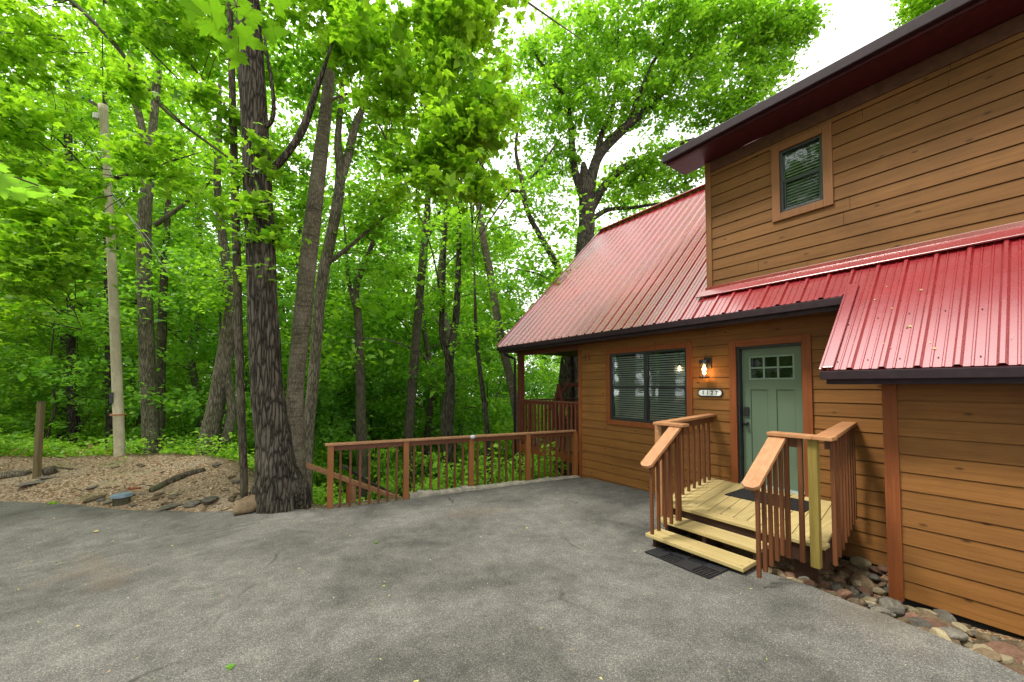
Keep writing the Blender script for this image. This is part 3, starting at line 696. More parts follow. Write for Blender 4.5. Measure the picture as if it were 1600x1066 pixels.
# ------------------------------------------------------------------ entry deck
ED = thing('entry_deck', (4.3, 2, -1.8), 'small treated pine entry deck with three steps and brown railings at the green door', 'deck')
def sk(x, y): return y+(x-4.2)*(.15+.04*min(max((y-1.3)/1.5, 0), 1))
def pt(x, y, z): return (x, sk(x, y), z)
DZ = -1.455; dxf = 4.34
# deck boards run out from the wall
yb = 1.22; k = 0; mb = MB()
while yb < 2.90-.01:
    ye = min(yb+.138, 2.90)
    x0 = dxf+.145; mb.add([pt(x0, yb+.003, DZ-.035), pt(WX-.03, yb+.003, DZ-.035), pt(WX-.03, ye-.003, DZ-.035), pt(x0, ye-.003, DZ-.035), pt(x0, yb+.003, DZ), pt(WX-.03, yb+.003, DZ), pt(WX-.03, ye-.003, DZ), pt(x0, ye-.003, DZ)],
        [(0,3,2,1),(4,5,6,7),(0,1,5,4),(1,2,6,5),(2,3,7,6),(3,0,4,7)]); yb = ye
mb.build('deck_boards', m_pine, ED, .003)
MB().box(dxf, dxf+.14, 1.24, 2.80, DZ-.036, DZ-.001).build('nosing_board', m_piney, ED, .005)
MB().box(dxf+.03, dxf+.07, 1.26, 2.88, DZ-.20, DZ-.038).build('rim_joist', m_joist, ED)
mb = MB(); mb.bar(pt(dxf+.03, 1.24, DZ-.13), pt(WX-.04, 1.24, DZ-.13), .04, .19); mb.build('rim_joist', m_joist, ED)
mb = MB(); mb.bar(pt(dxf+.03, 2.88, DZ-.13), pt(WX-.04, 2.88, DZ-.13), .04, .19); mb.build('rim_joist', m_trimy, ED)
for (x, z, ya, yb2) in ((4.06, -1.565, 1.67, 2.76), (3.785, -1.668, 1.69, 2.73)):
    MB().box(x, x+.275, ya, yb2, z-.038, z).build('tread', m_piney, ED, .006)
mb = MB()
for (x, z) in ((4.06, -1.565), (3.785, -1.668), (dxf-.06, DZ-.001)):
    for y in (1.72, 2.22, 2.66):
        for dx in (.05, .2 if x < 4.2 else .17): mb.tube([(x+dx+(.04 if x > 4.2 else 0), y, z-.001), (x+dx+(.04 if x > 4.2 else 0), y, z+.0012)], .006, 8)
mb.build('screws', m_black, ED)
for y in (1.70, 2.2, 2.64):
    mb = MB(); yw = .036
    prof = [(3.85, -2.0), (3.85, -1.708), (4.09, -1.708), (4.09, -1.605), (4.36, -1.605), (4.36, -1.60), (4.40, -1.60), (4.40, -2.05)]
    n = len(prof); mb.add([(p[0], y, p[1]) for p in prof]+[(p[0], y+yw, p[1]) for p in prof], [tuple(range(n)), tuple(range(n, 2*n))[::-1]]+[(i, n+i, n+(i+1) % n, (i+1) % n) for i in range(n)])
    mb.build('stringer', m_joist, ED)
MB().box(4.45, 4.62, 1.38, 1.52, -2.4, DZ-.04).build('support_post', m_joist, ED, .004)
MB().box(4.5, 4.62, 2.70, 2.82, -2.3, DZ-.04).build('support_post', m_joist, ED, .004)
RT = -.44     # rail cap top
ED0 = ED
def subempty(nm):
    o = bpy.data.objects.new(nm, None); C.objects.link(o); o.parent = ED0; o.location = -ED0.location; return o
RLR = subempty('railing'); RLL = subempty('railing'); ED = RLR
def capbar(a, b, wd=.14, t=.036): return MB().bar(a, b, wd, t).build('rail_cap', m_cap, ED, .007)
# right side
rx0 = 4.20
yR = 1.18
capbar(pt(rx0+.005, yR, RT-.018), pt(WX-.03, yR, RT-.018))
MB().bar((rx0+.0, sk(4.2, yR)+.071, RT-.019), (rx0+.0, 1.61, RT-.019), .14, .036).build('rail_cap', m_cap, ED, .007)
MB().box(rx0-.069, rx0+.071, sk(4.2, yR)-.07, sk(4.2, yR)+.0705, RT-.037, RT-.0015).build('rail_cap', m_cap, ED, .007)
MB().bar(pt(rx0+.11, yR+.0, RT-.085), pt(WX-.03, yR, RT-.085), .036, .088).build('rail', m_balus, ED)
MB().bar((rx0+.03, 1.36, RT-.085), (rx0+.03, 1.60, RT-.085), .036, .088).build('rail', m_balus, ED)
MB().bar(pt(4.21, yR+.085, -1.61), pt(4.21, yR+.085, RT-.038), .07, .07, (1, 0, 0)).build('post', m_green, ED, .005)
for i in range(8): x = 4.30+i*.238; MB().bar(pt(x, yR-.04, DZ-.12), pt(x, yR-.04, RT-.06), .031, .031, (1, 0, 0)).build('baluster', m_balus, ED, .002)
for y in (1.36, 1.47): MB().bar((rx0-.01, y, DZ-.14), (rx0-.01, y, RT-.045), .036, .036, (1, 0, 0)).build('baluster', m_balus, ED, .002)
# sloping handrails: top at the level cap, foot over the first tread
def slope(yc, xt, zt_, xb, zb, n, bz, m=m_cap):
    # rail cap with clipped lower corners
    a = Vector((xt, yc, zt_)); b = Vector((xb, yc, zb)); d = (b-a).normalized(); u = Vector((0, 1, 0)).cross(d); u = u if u.z > 0 else -u
    wd = .07; t = .036; c = .035
    top = [a+Vector((0, wd, 0)), a-Vector((0, wd, 0)), b-Vector((0, wd, 0))-d*c, b-Vector((0, wd-c, 0)), b+Vector((0, wd-c, 0)), b+Vector((0, wd, 0))-d*c]
    bot = [p-u*t for p in top]; mb = MB(); mb.add(top+bot, [tuple(range(6)), tuple(range(6, 12))[::-1]]+[(i, 6+i, 6+(i+1) % 6, (i+1) % 6) for i in range(6)])
    mb.build('handrail', m, ED, .005)
    MB().bar(tuple(a-u*.085), tuple(b-u*.085-d*.06), .036, .088).build('rail', m_balus, ED)
    for i in range(n):
        s = (i+.5)/n; x = xt+(xb-xt)*s*1.0+.0; z = zt_+(zb-zt_)*s
        MB().bar((x+.02, yc-.035, bz[0]+(bz[1]-bz[0])*s), (x+.02, yc-.035, z-.06), .030, .030, (1, 0, 0)).build('baluster', m_balus, ED, .002)
slope(1.53, 4.17, RT-.03, 3.55, -.86, 5, (-1.56, -1.635))
yL = 2.79; ED = RLL
capbar(pt(4.21, yL, RT-.018), pt(WX-.03, yL, RT-.018), .14)
MB().bar((4.21, 2.47, RT-.019), (4.21, sk(4.2, yL)-.071, RT-.019), .14, .036).build('rail_cap', m_cap, ED, .007)
MB().box(4.14, 4.28, sk(4.2, yL)-.0705, sk(4.2, yL)+.07, RT-.037, RT-.0015).build('rail_cap', m_cap, ED, .007)
MB().bar(pt(4.25, yL, RT-.085), pt(WX-.03, yL, RT-.085), .036, .088).build('rail', m_balus, ED)
MB().bar((4.235, 2.50, RT-.085), (4.235, 2.78, RT-.085), .036, .088).build('rail', m_balus, ED)
MB().bar(pt(4.25, yL+.05, -1.62), pt(4.25, yL+.05, RT-.038), .09, .045, (1, 0, 0)).build('post', m_cap, ED, .005)
for i in range(8): x = 4.44+i*.215; MB().bar(pt(x, yL-.0, DZ-.0), pt(x, yL-.0, RT-.06), .031, .031, (1, 0, 0)).build('baluster', m_balus, ED, .002)
for y in (2.56, 2.70): MB().bar((4.20, y, DZ-.2), (4.20, y, RT-.045), .036, .036, (1, 0, 0)).build('baluster', m_balus, ED, .002)
slope(2.58, 4.17, RT-.03, 3.57, -.86, 5, (-1.54, -1.60))

# mats
DM = MB(); q = [onZ(1131, 769, DZ), onZ(1151, 761, DZ), onZ(1256, 785, DZ), onZ(1221, 791, DZ)]
DM = MB(); DM.box(5.30, 5.84, 1.62+.08, 2.50+.08, DZ+.002, DZ+.014)
tag(DM.build('doormat', m_coir, None, .004), 'plain dark doormat on the deck boards at the green door', 'doormat')
RM = thing('rubber_mat', (3.4, 2, -1.7), 'black rubber grid mat on the asphalt below the entry steps', 'mat')
ms = [onG0(1008, 869), onG0(1046, 858), onG0(1144, 894), onG0(1107, 911)]
def mp(u, v): p = ms[0]*(1-u)*(1-v)+ms[3]*u*(1-v)+ms[2]*u*v+ms[1]*(1-u)*v; return (p[0], p[1], float(g0(p[0], p[1]))+.036)
base = MB(); grid = MB(); NU, NV = 4, 2; th = .010
def quadbox(mb, u0, u1, v0, v1, z0, z1):
    c = [mp(u0, v0), mp(u1, v0), mp(u1, v1), mp(u0, v1)]
    mb.add([(p[0], p[1], p[2]+z0) for p in c]+[(p[0], p[1], p[2]+z1) for p in c], [(0,3,2,1),(4,5,6,7),(0,1,5,4),(1,2,6,5),(2,3,7,6),(3,0,4,7)])
for i in range(NU):
    for j in range(NV):
        u0, u1, v0, v1 = i/NU, (i+1)/NU, j/NV, (j+1)/NV; e = .008
        if (i+j) % 2 == 0: quadbox(base, u0+e, u1-e, v0+e*2, v1-e*2, 0, th)
        else:
            n = 5; du = (u1-u0)/n; dv = (v1-v0)/n
            for a in range(n+1): quadbox(grid, u0+a*du-.004, u0+a*du+.004, v0, v1, 0, th*.9)
            for a in range(n+1): quadbox(grid, u0, u1, v0+a*dv-.008, v0+a*dv+.008, .0004, th*.85)
for k in range(NU+1): quadbox(base, k/NU-.006, k/NU+.006, 0, 1, 0, th*1.1)
for k in range(NV+1): quadbox(base, 0, 1, k/NV-.014, k/NV+.014, .0005, th*1.15)
base.build('solid_tiles', m_rubber, RM); grid.build('grid_tiles', m_rubber, RM)

# ------------------------------------------------------------------ stones
def rockmesh(seed, fl=.6, ang=.25, sub=3):
    bm = bmesh.new(); bmesh.ops.create_icosphere(bm, subdivisions=sub, radius=1)
    r = random.Random(seed); o = Vector((r.uniform(0, 50), r.uniform(0, 50), 0)); sx, sy = r.uniform(.75, 1.1), r.uniform(.6, .95)
    pl_ = [(Vector((r.gauss(0, 1), r.gauss(0, 1), r.gauss(0, 1))).normalized(), r.uniform(.62, .9)) for _ in range(int(ang*20))]
    for v in bm.verts:
        n = v.co.copy()
        for q, dd in pl_:
            k = v.co.dot(q)
            if k > dd: v.co -= q*(k-dd)
        v.co *= 1+.16*noise.noise(n*1.3+o)+.05*noise.noise(n*4+o)
        v.co.x *= sx; v.co.y *= sy; v.co.z *= fl
    me = bpy.data.meshes.new('rock'); bm.to_mesh(me); bm.free(); me.polygons.foreach_set('use_smooth', [True]*len(me.polygons)); return me
def rockmat(name, a, b):
    m, nt, p = M(name, .8, .25); v = coords(nt); f = nz(nt, v, 2.2, 7, .7); c = ramp(nt, f, [(.3, a), (.7, b)])
    c = mix(nt, 1, c, ramp(nt, oinfo(nt), [(0, .42), (1, .95)]), 'MULTIPLY'); nt.links.new(c, p.inputs['Base Color']); bump(nt, p, nz(nt, v, 7, 6, .7), .5, .06); return m
rk = {'tan': rockmat('tan_stone', (.11, .075, .04), (.29, .21, .125)), 'grey': rockmat('grey_stone', (.095, .084, .066), (.27, .245, .20)),
      'rusty red': rockmat('rusty_stone', (.14, .07, .045), (.28, .16, .105)), 'buff': rockmat('buff_stone', (.28, .22, .12), (.46, .39, .25))}
ROCK = {}
for kname, mm in rk.items():
    for i in range(4):
        me = rockmesh(sum(map(ord, kname)) % 7 + i*13 + len(kname)*5, .5+.12*i, .55); me.materials.append(mm); ROCK[(kname, i)] = me
def rock(loc, sx, sy, sz, rz, kname, i, label, cat='rock', group=None, name='river_rock', tilt=0):
    o = bpy.data.objects.new(name, ROCK[(kname, i % 4)]); C.objects.link(o); o.location = loc; o.scale = (sx, sy, sz); o.rotation_euler = (tilt, tilt*.6, rz)
    return tag(o, label, cat, group)
rr = random.Random(3)
placed = []
# bed beside the deck and garage
tries = 0
bed_poly = []
for p in [(1196, 896), (1240, 910), (1300, 934), (1380, 964), (1450, 990), (1520, 1024), (1600, 1064)]:
    q = onG0(*p); bed_poly.append((q[0], q[1]))
bed_poly += [(bed_poly[-1][0], -.8), (GX, -.8), (GX, .95), (WX, 1.0), (WX, 1.5), (4.6, 1.5), (4.4, 1.75), (4.0, 1.75)]
BEDN = 0
while BEDN < 290 and tries < 20000:
    tries += 1; x = rr.uniform(3.3, 6.1); y = rr.uniform(-.4, 1.75); d = sdist(bed_poly, np.array([x]), np.array([y]))[0]
    s = rr.choice([.028, .035, .042, .05, .062, .08])*rr.uniform(.85, 1.2)
    if d > -.03 or (x > GX-.12 and y < 1.0): continue
    if any((x-a)**2+(y-b)**2 < ((s+c)*.62)**2 for a, b, c in placed): continue
    placed.append((x, y, s)); k = rr.choices(['tan', 'grey', 'rusty red', 'buff'], [6, 2.6, 1.8, 3])[0]
    size = 'small' if s < .06 else 'large'
    where = 'in the bed beside the entry deck' if y > .9 else 'in the stone bed below the garage wall'
    rock((x, y, tz1(x, y)+s*rr.uniform(.35, .9)), s*1.25, s, s*rr.uniform(.7, 1.0), rr.uniform(0, 6.28), k, rr.randrange(4), f'{size} {k} river rock {where}', 'rock', 'river rocks along the cabin wall', tilt=rr.uniform(-.4, .4)); BEDN += 1
for px, py, s, k, lb in [(1388, 955, .14, 'grey', 'dark blue grey pointed stone at the asphalt edge below the red corner board'), (1240, 905, .10, 'rusty red', 'upright pink red stone beside the deck support post'),
                     (1345, 920, .20, 'tan', 'biggest brown boulder in the shade right of the entry deck'), (1512, 1017, .11, 'buff', 'flat orange stone lying on the asphalt edge of the stone bed'), (1583, 1040, .17, 'rusty red', 'large flat brown slab at the right end of the stone bed'),
                     (1348, 873, .12, 'tan', 'rounded brown stone against the wall right of the deck')]:
    p = G(px, py); rock((p[0], p[1], p[2]+s*.25), s, s*.75, s*.7, rr.uniform(0, 6), k, 1, lb, tilt=.15)
# slabs on the mound
def slab(px, py, wpx, k, lb, flat_=.35, name='flat_stone', g=None, cat='stone'):
    p = G(px, py); dep = float(p@fh); s = wpx/600*dep/2
    rock((p[0], p[1], p[2]+s*flat_*.42), s, s*.8, s*flat_, math.pi/2-TH+rr.uniform(-.5, .5), k, rr.randrange(4), lb, cat, g, name, rr.uniform(-.12, .12))
slab(408, 797, 76, 'tan', 'big rounded boulder at the foot of the large dark tree', .75, 'boulder', None, 'boulder')
slab(385, 801, 46, 'buff', 'pale tan slab on the asphalt edge in front of the boulder', .3)
slab(262, 796, 40, 'grey', 'flat grey slab at the asphalt edge in front of the dead branch', .35)
slab(328, 785, 42, 'grey', 'dark purple grey slab between the dead branch and the boulder', .4)
slab(300, 790, 30, 'grey', 'small dark slab touching the purple grey slab', .4)
slab(372, 754, 24, 'grey', 'grey stone at the foot of the thin sapling', .4)
slab(362, 783, 16, 'tan', 'small tan stone left of the boulder', .6)
slab(144, 763, 24, 'grey', 'dark flat stone upper left of the pipe lid', .3)
slab(150, 780, 34, 'tan', 'pale broken slab left of the pipe lid', .25)
slab(170, 787, 20, 'grey', 'small grey stone touching the pipe', .4)
slab(208, 791, 16, 'grey', 'small grey stone right of the pipe', .4)
slab(75, 748, 26, 'grey', 'dark flat stone right of the wooden post', .3)
slab(52, 757, 40, 'grey', 'pale grey slab at the foot of the wooden post', .25)
slab(180, 731, 16, 'buff', 'small white stone in front of the utility pole', .4)
slab(245, 780, 18, 'tan', 'small tan stone below the dead branch tip', .5)
for i in range(70):
    px = rr.uniform(90, 430) if i % 2 else rr.uniform(250, 432); py = rr.uniform(772, 801) if i % 3 else rr.uniform(725, 795)
    slab(px, py, rr.uniform(5, 17), rr.choice(['grey', 'tan', 'buff']), 'small loose stone scattered among the leaf litter on the mound', .5, 'loose_stone', 'small loose stones on the mound')

# ------------------------------------------------------------------ things on the mound
p = G(190, 788); dep = float(p@fh)
CP = thing('cleanout_pipe', tuple(p), 'short dark pipe with blue grey lid at the mound edge', 'pipe')
mb = MB(); mb.tube([(p[0], p[1], p[2]-.1), (p[0], p[1], p[2]+.13)], .115, 20); mb.build('pipe', m_pipe, CP, .004)
mb = MB(); mb.tube([(p[0], p[1], p[2]+.132), (p[0], p[1], p[2]+.165)], .145, 24); mb.tube([(p[0], p[1], p[2]+.166), (p[0], p[1], p[2]+.182)], .125, 24); mb.build('lid', m_lid, CP, .004)
p = G(57, 747); dep = float(p@fh)
WP = thing('wooden_post', tuple(p), 'short weathered square post standing alone left of the utility pole', 'post')
wdt = 6.5/600*dep; hgt = 117/600*dep
MB().bar((p[0], p[1], p[2]-.15), (p[0]+.02, p[1], p[2]+hgt), wdt, wdt, (rt[0], rt[1], 0)).build('timber', wood('post_timber', (.12, .09, .045), (.24, .19, .10), 'z', .8), WP, .008)
MB().bar((p[0]+.021, p[1], p[2]+hgt+.001), (p[0]+.021, p[1], p[2]+hgt+.02), wdt*1.06, wdt*1.06, (rt[0], rt[1], 0)).build('cut_top', b_grey, WP, .005)
def logthing(pxs, r, name, lb, cat, mat):
    P = [G(x, y) for x, y in pxs]; mb = MB(); n = 5*(len(P)-1)+1; V = []
    for i in range(n):
        t = i/(n-1)*(len(P)-1); k = min(int(t), len(P)-2); q = P[k]+(P[k+1]-P[k])*(t-k); V.append(q+np.array([0, 0, r*.7+.02*noise.noise((i*.8, 0, 3))]))
    rad = [r*(.75+.5*math.sin(math.pi*(i+1)/(n+1)))*(1+.15*noise.noise((i, 2, 0))) for i in range(n)]
    mb.tube(V, rad, 10); o = mb.build(name, mat, None, 0, True); tag(o, lb, cat); return o
logthing([(236, 770), (262, 757), (290, 745), (320, 736)], .055, 'dead_branch', 'dark dead branch lying on the mound left of the thin sapling', 'branch', b_mid)
logthing([(-8, 749), (20, 745), (45, 742)], .065, 'fallen_log', 'grey fallen log at the left edge behind the wooden post', 'log', b_grey)
logthing([(66, 743), (88, 738)], .08, 'log_piece', 'short dark log piece right of the wooden post', 'log', b_mid)
logthing([(200, 765), (220, 764)], .02, 'stick', 'small orange brown stick right of the pipe lid', 'stick', m_trim)

for i in range(14):
    px = rr.uniform(60, 400); py = rr.uniform(725, 795); logthing([(px, py), (px+rr.uniform(10, 34), py+rr.uniform(-6, 5))], rr.uniform(.006, .014), 'twig', 'thin dry twig lying on the mulch of the mound', 'twig', b_mid)['group'] = 'dry twigs on the mound'
# leaf litter on the mound, a layer nobody could count
def leaves_np(P, nrm, size, rng, kind='q'):
    n = len(P); nrm = nrm/np.linalg.norm(nrm, axis=1)[:, None]
    a = rng.normal(size=(n, 3)); a -= nrm*(a*nrm).sum(1)[:, None]; a /= np.linalg.norm(a, axis=1)[:, None]; b = np.cross(nrm, a); s = size[:, None]
    if kind == 'q':
        V = np.stack([P-a*s*.5, P+b*s*.34+nrm*s*.10, P+a*s*.55-nrm*s*.08, P-b*s*.34+nrm*s*.10], 1).reshape(-1, 3)
        return V, np.arange(4*n).reshape(n, 4)
    # lobed leaf: rhombic lobes fanning from the stalk end
    out = []
    for ang, ln, wd in ((0, 1.0, .26), (.85, .72, .22), (-.85, .72, .22), (1.75, .42, .17), (-1.75, .42, .17)) if kind == 'maple' else ((0, 1.0, .30), (.8, .72, .25), (-.8, .72, .25)):
        c, sn = math.cos(ang), math.sin(ang); d = a*c+b*sn; e = b*c-a*sn; o = P-a*s*.35
        out.append(np.stack([o, o+d*s*ln*.5+e*s*wd+nrm*s*.05, o+d*s*ln-nrm*s*.10, o+d*s*ln*.5-e*s*wd+nrm*s*.05], 1))
    V = np.stack(out, 1); k = len(out); return V.reshape(-1, 3), np.arange(4*k*n).reshape(n*k, 4)
RG = np.random.default_rng(5)
def litter(name, n, box, mat, size, poly_in, lbl, zoff=.012, asph=False, dens=None):
    X = RG.uniform(box[0], box[1], n); Y = RG.uniform(box[2], box[3], n); dA = sdist(ASPH, X, Y); dP = sdist(PLAT, X, Y)
    keep = (dP < .4) & (dA > .0) if not asph else (dA < -.05)
    if dens is not None: keep &= dens(X, Y, dA)
    X = X[keep]; Y = Y[keep]; Z = tz(X, Y)+zoff+(.035 if asph else 0); nn = np.stack([RG.normal(0, .35, len(X)), RG.normal(0, .35, len(X)), np.ones(len(X))], 1)
    V, Qd = leaves_np(np.stack([X, Y, Z], 1), nn, RG.uniform(size[0], size[1], len(X)), RG)
    return tag(npmesh(name, V, Qd, mat), lbl, kind='stuff')
m_litter = bpy.data.materials.new('dead_leaf'); m_litter.use_nodes = True; nl = m_litter.node_tree; bl = nl.nodes['Principled BSDF']; bl.inputs['Roughness'].default_value = .8
lc = ramp(nl, island(nl), [(0, (.10, .045, .02)), (.4, (.28, .145, .065)), (.75, (.46, .31, .18)), (1, (.66, .56, .42))])
lc = mix(nl, 1.0, lc, ramp(nl, nz(nl, coords(nl), .9, 5, .6), [(.35, (.50, .40, .30)), (.5, (.85, .72, .58)), (.65, (1, .98, .95))]), 'MULTIPLY')
lc = mix(nl, ramp(nl, nz(nl, coords(nl, (1, 1, 1)), 1.6, 4), [(.60, 0.0), (.68, .7)]), lc, (.13, .17, .035))
nl.links.new(lc, bl.inputs['Base Color'])
o = litter('leaf_litter', 46000, (-13, 2, 5, 17), m_litter, (.012, .05), None, 'brown leaf litter and wood chips covering the mound'); o['category'] = 'litter'
o = litter('leaf_litter', 30000, (3.2, 6.1, -1.5, 2.9), m_litter, (.015, .045), None, 'brown leaf litter between the stones of the bed', -.0, False, lambda X, Y, d: (X > 3.2)); o['category'] = 'litter'
m_fallen = bpy.data.materials.new('fallen_bits'); m_fallen.use_nodes = True; nl = m_fallen.node_tree; bl = nl.nodes['Principled BSDF']; bl.inputs['Roughness'].default_value = .7
nl.links.new(ramp(nl, island(nl), [(0, (.16, .09, .04)), (.5, (.40, .30, .14)), (.8, (.42, .42, .10)), (1, (.20, .36, .05))]), bl.inputs['Base Color'])
o = litter('fallen_leaf_bits', 1300, (-9, 6, .5, 9), m_fallen, (.010, .048), None, 'small yellow and brown leaf bits scattered on the asphalt', .004, True); o['category'] = 'leaf bits'
n_ = 2600; gx_ = RG.uniform(-7, 6, n_); gy_ = RG.uniform(.4, 7.2, n_); kk = (sdist(ASPH, gx_, gy_) < -.03) & (RG.uniform(0, 1, n_) < np.clip(.25+np.exp(sdist(ASPH, gx_, gy_)*2.2), 0, 1)); gx_, gy_ = gx_[kk], gy_[kk]
nn_ = np.stack([RG.normal(0, .5, len(gx_)), RG.normal(0, .5, len(gx_)), np.ones(len(gx_))], 1)
V, Qd = leaves_np(np.stack([gx_, gy_, g0(gx_, gy_)+.034], 1), nn_, RG.uniform(.004, .016, len(gx_)), RG); m_grit = bpy.data.materials.new('grit'); m_grit.use_nodes = True; ng = m_grit.node_tree
ng.links.new(ramp(ng, island(ng), [(0, (.03, .028, .025)), (.5, (.20, .18, .15)), (1, (.50, .46, .40))]), ng.nodes['Principled BSDF'].inputs['Base Color'])
o = tag(npmesh('grit', V, Qd, m_grit), 'fine loose grit and soil crumbs lying on the asphalt', kind='stuff'); o['category'] = 'grit'
# leaf bits lying on the lower roof
n_ = 22; gx_ = RG.uniform(GEX+.05, EX+.4, n_); gy_ = RG.uniform(-.5, YG-.1, n_); V, Qd = leaves_np(np.stack([gx_, gy_, EZ+(gx_-EX)+.012], 1), np.stack([-np.ones(n_), RG.normal(0, .2, n_), np.ones(n_)], 1), RG.uniform(.012, .035, n_), RG)
o = tag(npmesh('roof_leaf_bits', V, Qd, m_fallen), 'small dry leaf bits caught on the lower red roof', kind='stuff'); o['category'] = 'leaf bits'
for px, py, s, mt, lb in [(83, 790, .16, l_bright, 'single broad green leaf at the asphalt edge on the left'), (150, 835, .07, m_fallen, 'curled yellow leaf on the asphalt below the mound'), (588, 853, .05, l_deep, 'small green leaf on the middle of the driveway'), (360, 1053, .05, l_deep, 'small dark green leaf at the bottom of the driveway')]:
    q = onG0(px, py); V, Qd = leaves_np(np.array([[q[0], q[1], q[2]+.045]]), np.array([[.15, -.2, 1.]]), np.array([s]), RG, 'lobe'); tag(npmesh('fallen_leaf', V, Qd, mt), lb, 'leaf')

# ------------------------------------------------------------------ trees
def smoothpath(P, R_, k=5):
    P = np.array(P, float); out = []; ro = []; n = len(P)
    for i in range(n-1):
        p0, p1, p2, p3 = P[max(i-1, 0)], P[i], P[i+1], P[min(i+2, n-1)]
        for j in range(k):
            t = j/k; out.append(.5*((2*p1)+(-p0+p2)*t+(2*p0-5*p1+4*p2-p3)*t*t+(-p0+3*p1-3*p2+p3)*t**3)); ro.append(R_[i]+(R_[i+1]-R_[i])*t)
    out.append(P[-1]); ro.append(R_[-1]); return out, ro
def trunkmesh(mb, P, R_, n=14, seed=0, rough=.08, flute=0, flare=0):
    P, R_ = smoothpath(P, R_, 6); k = len(P); base = len(mb.v); o = seed*7.3
    for i in range(k):
        p = Vector(P[i]); d = (Vector(P[min(i+1, k-1)])-Vector(P[max(i-1, 0)])).normalized(); a = d.cross(Vector((.2, .97, .03))).normalized(); b = d.cross(a)
        for j in range(n):
            t = 2*math.pi*j/n; c, s = math.cos(t), math.sin(t)
            r = R_[i]*(1+rough*noise.noise((c*1.5+o, s*1.5, i*.22))+(flute*(noise.noise((c*14+o, s*14, i*.35))+.7*noise.noise((c*5+o, s*5, i*.15))) if flute else 0))
            if flare: h = max(0, 1-i/(flare)); r *= 1+h*h*.75*noise.noise((c*2.6+o, s*2.6, i*.03))
            mb.v.append(tuple(p+a*c*r+b*s*r))
    for i in range(k-1):
        for j in range(n): mb.f.append((base+i*n+j, base+i*n+(j+1) % n, base+(i+1)*n+(j+1) % n, base+(i+1)*n+j))
    return P, R_
def pxpath(L, dep, lean=0):
    P = []; R_ = []
    for i, (x, y, wd) in enumerate(L):
        P.append(at(x, y, dep+lean*i)); R_.append(wd/600*(dep+lean*i)/2/math.hypot(1, (x-PX)/F) if wd > 12 else wd/600*(dep+lean*i)/2)
    P.append(P[-1]+(P[-1]-P[-2])*.9); R_.append(R_[-1]*.3)
    return P, R_
def sprays(centers, rad, per, size, rng, flat_=.22, droop=.15, kind='q', tilt=.45):
    """leaf clumps: each a layered, fan-shaped spray of leaves"""
    c = np.asarray(centers, float); m = len(c); N_ = m*per
    ang = rng.uniform(0, 2*np.pi, m); d = np.stack([np.cos(ang), np.sin(ang), rng.normal(-.1, .25, m)], 1); e = np.stack([-np.sin(ang), np.cos(ang), rng.normal(0, .25, m)], 1)
    rad = np.broadcast_to(np.asarray(rad, float), (m,)); u = rng.normal(0, .5, (m, per)); v = rng.normal(0, .34, (m, per)); h = rng.normal(0, flat_, (m, per))
    P = c[:, None]+d[:, None]*(u*rad[:, None])[..., None]+e[:, None]*(v*rad[:, None])[..., None]
    P[..., 2] += h*rad[:, None]-droop*rad[:, None]*(u*u+v*v)
    n = np.zeros((m, per, 3)); n[..., 2] = 1; n += rng.normal(0, tilt, (m, per, 3)); n -= .3*np.cross(np.broadcast_to(d[:, None], n.shape), np.broadcast_to(e[:, None], n.shape))*0
    s = size*rng.lognormal(-.08, .32, N_); return leaves_np(P.reshape(-1, 3), n.reshape(-1, 3), s, rng, kind)
def crown_from(ells, rng, per, size, kind='q', tilt=.5, sprayr=(.35, .7), flat_=.22):
    """ells: list of (centre, (rx,ry,rz), number of sprays)"""
    cs = []
    for c, r_, n in ells:
        q = rng.normal(size=(n, 3)); q /= np.linalg.norm(q, axis=1)[:, None]; q *= (rng.uniform(.15, 1, n)**.5)[:, None]; cs.append(np.array(c)+q*np.array(r_))
    cs = np.concatenate(cs); V, Qd = sprays(cs, rng.uniform(*sprayr, len(cs)), per, size, rng, flat_, .15, kind, tilt); return V, Qd, cs
def twigs(mb, P, cs, rng, every=3, r0=.012):
    """thin twigs from the nearest limb point to spray centres"""
    P = np.array(P)
    for c in cs[::every]:
        k = int(np.argmin(((P-c)**2).sum(1)+(P[:, 2]-c[2] > 0)*1.0)); a = P[k]; L_ = np.linalg.norm(c-a); a = a if L_ < 1.5 else c+(a-c)*1.1/L_+np.array([0, 0, -.1]); L_ = min(L_, 1.1); m1 = a+(c-a)*.5+np.array([rng.normal(0, .06), rng.normal(0, .06), .08])*L_
        rr_ = r0*(.5+L_*.5); mb.tube([a, m1, c], [rr_, rr_*.6, .003], 4, False)

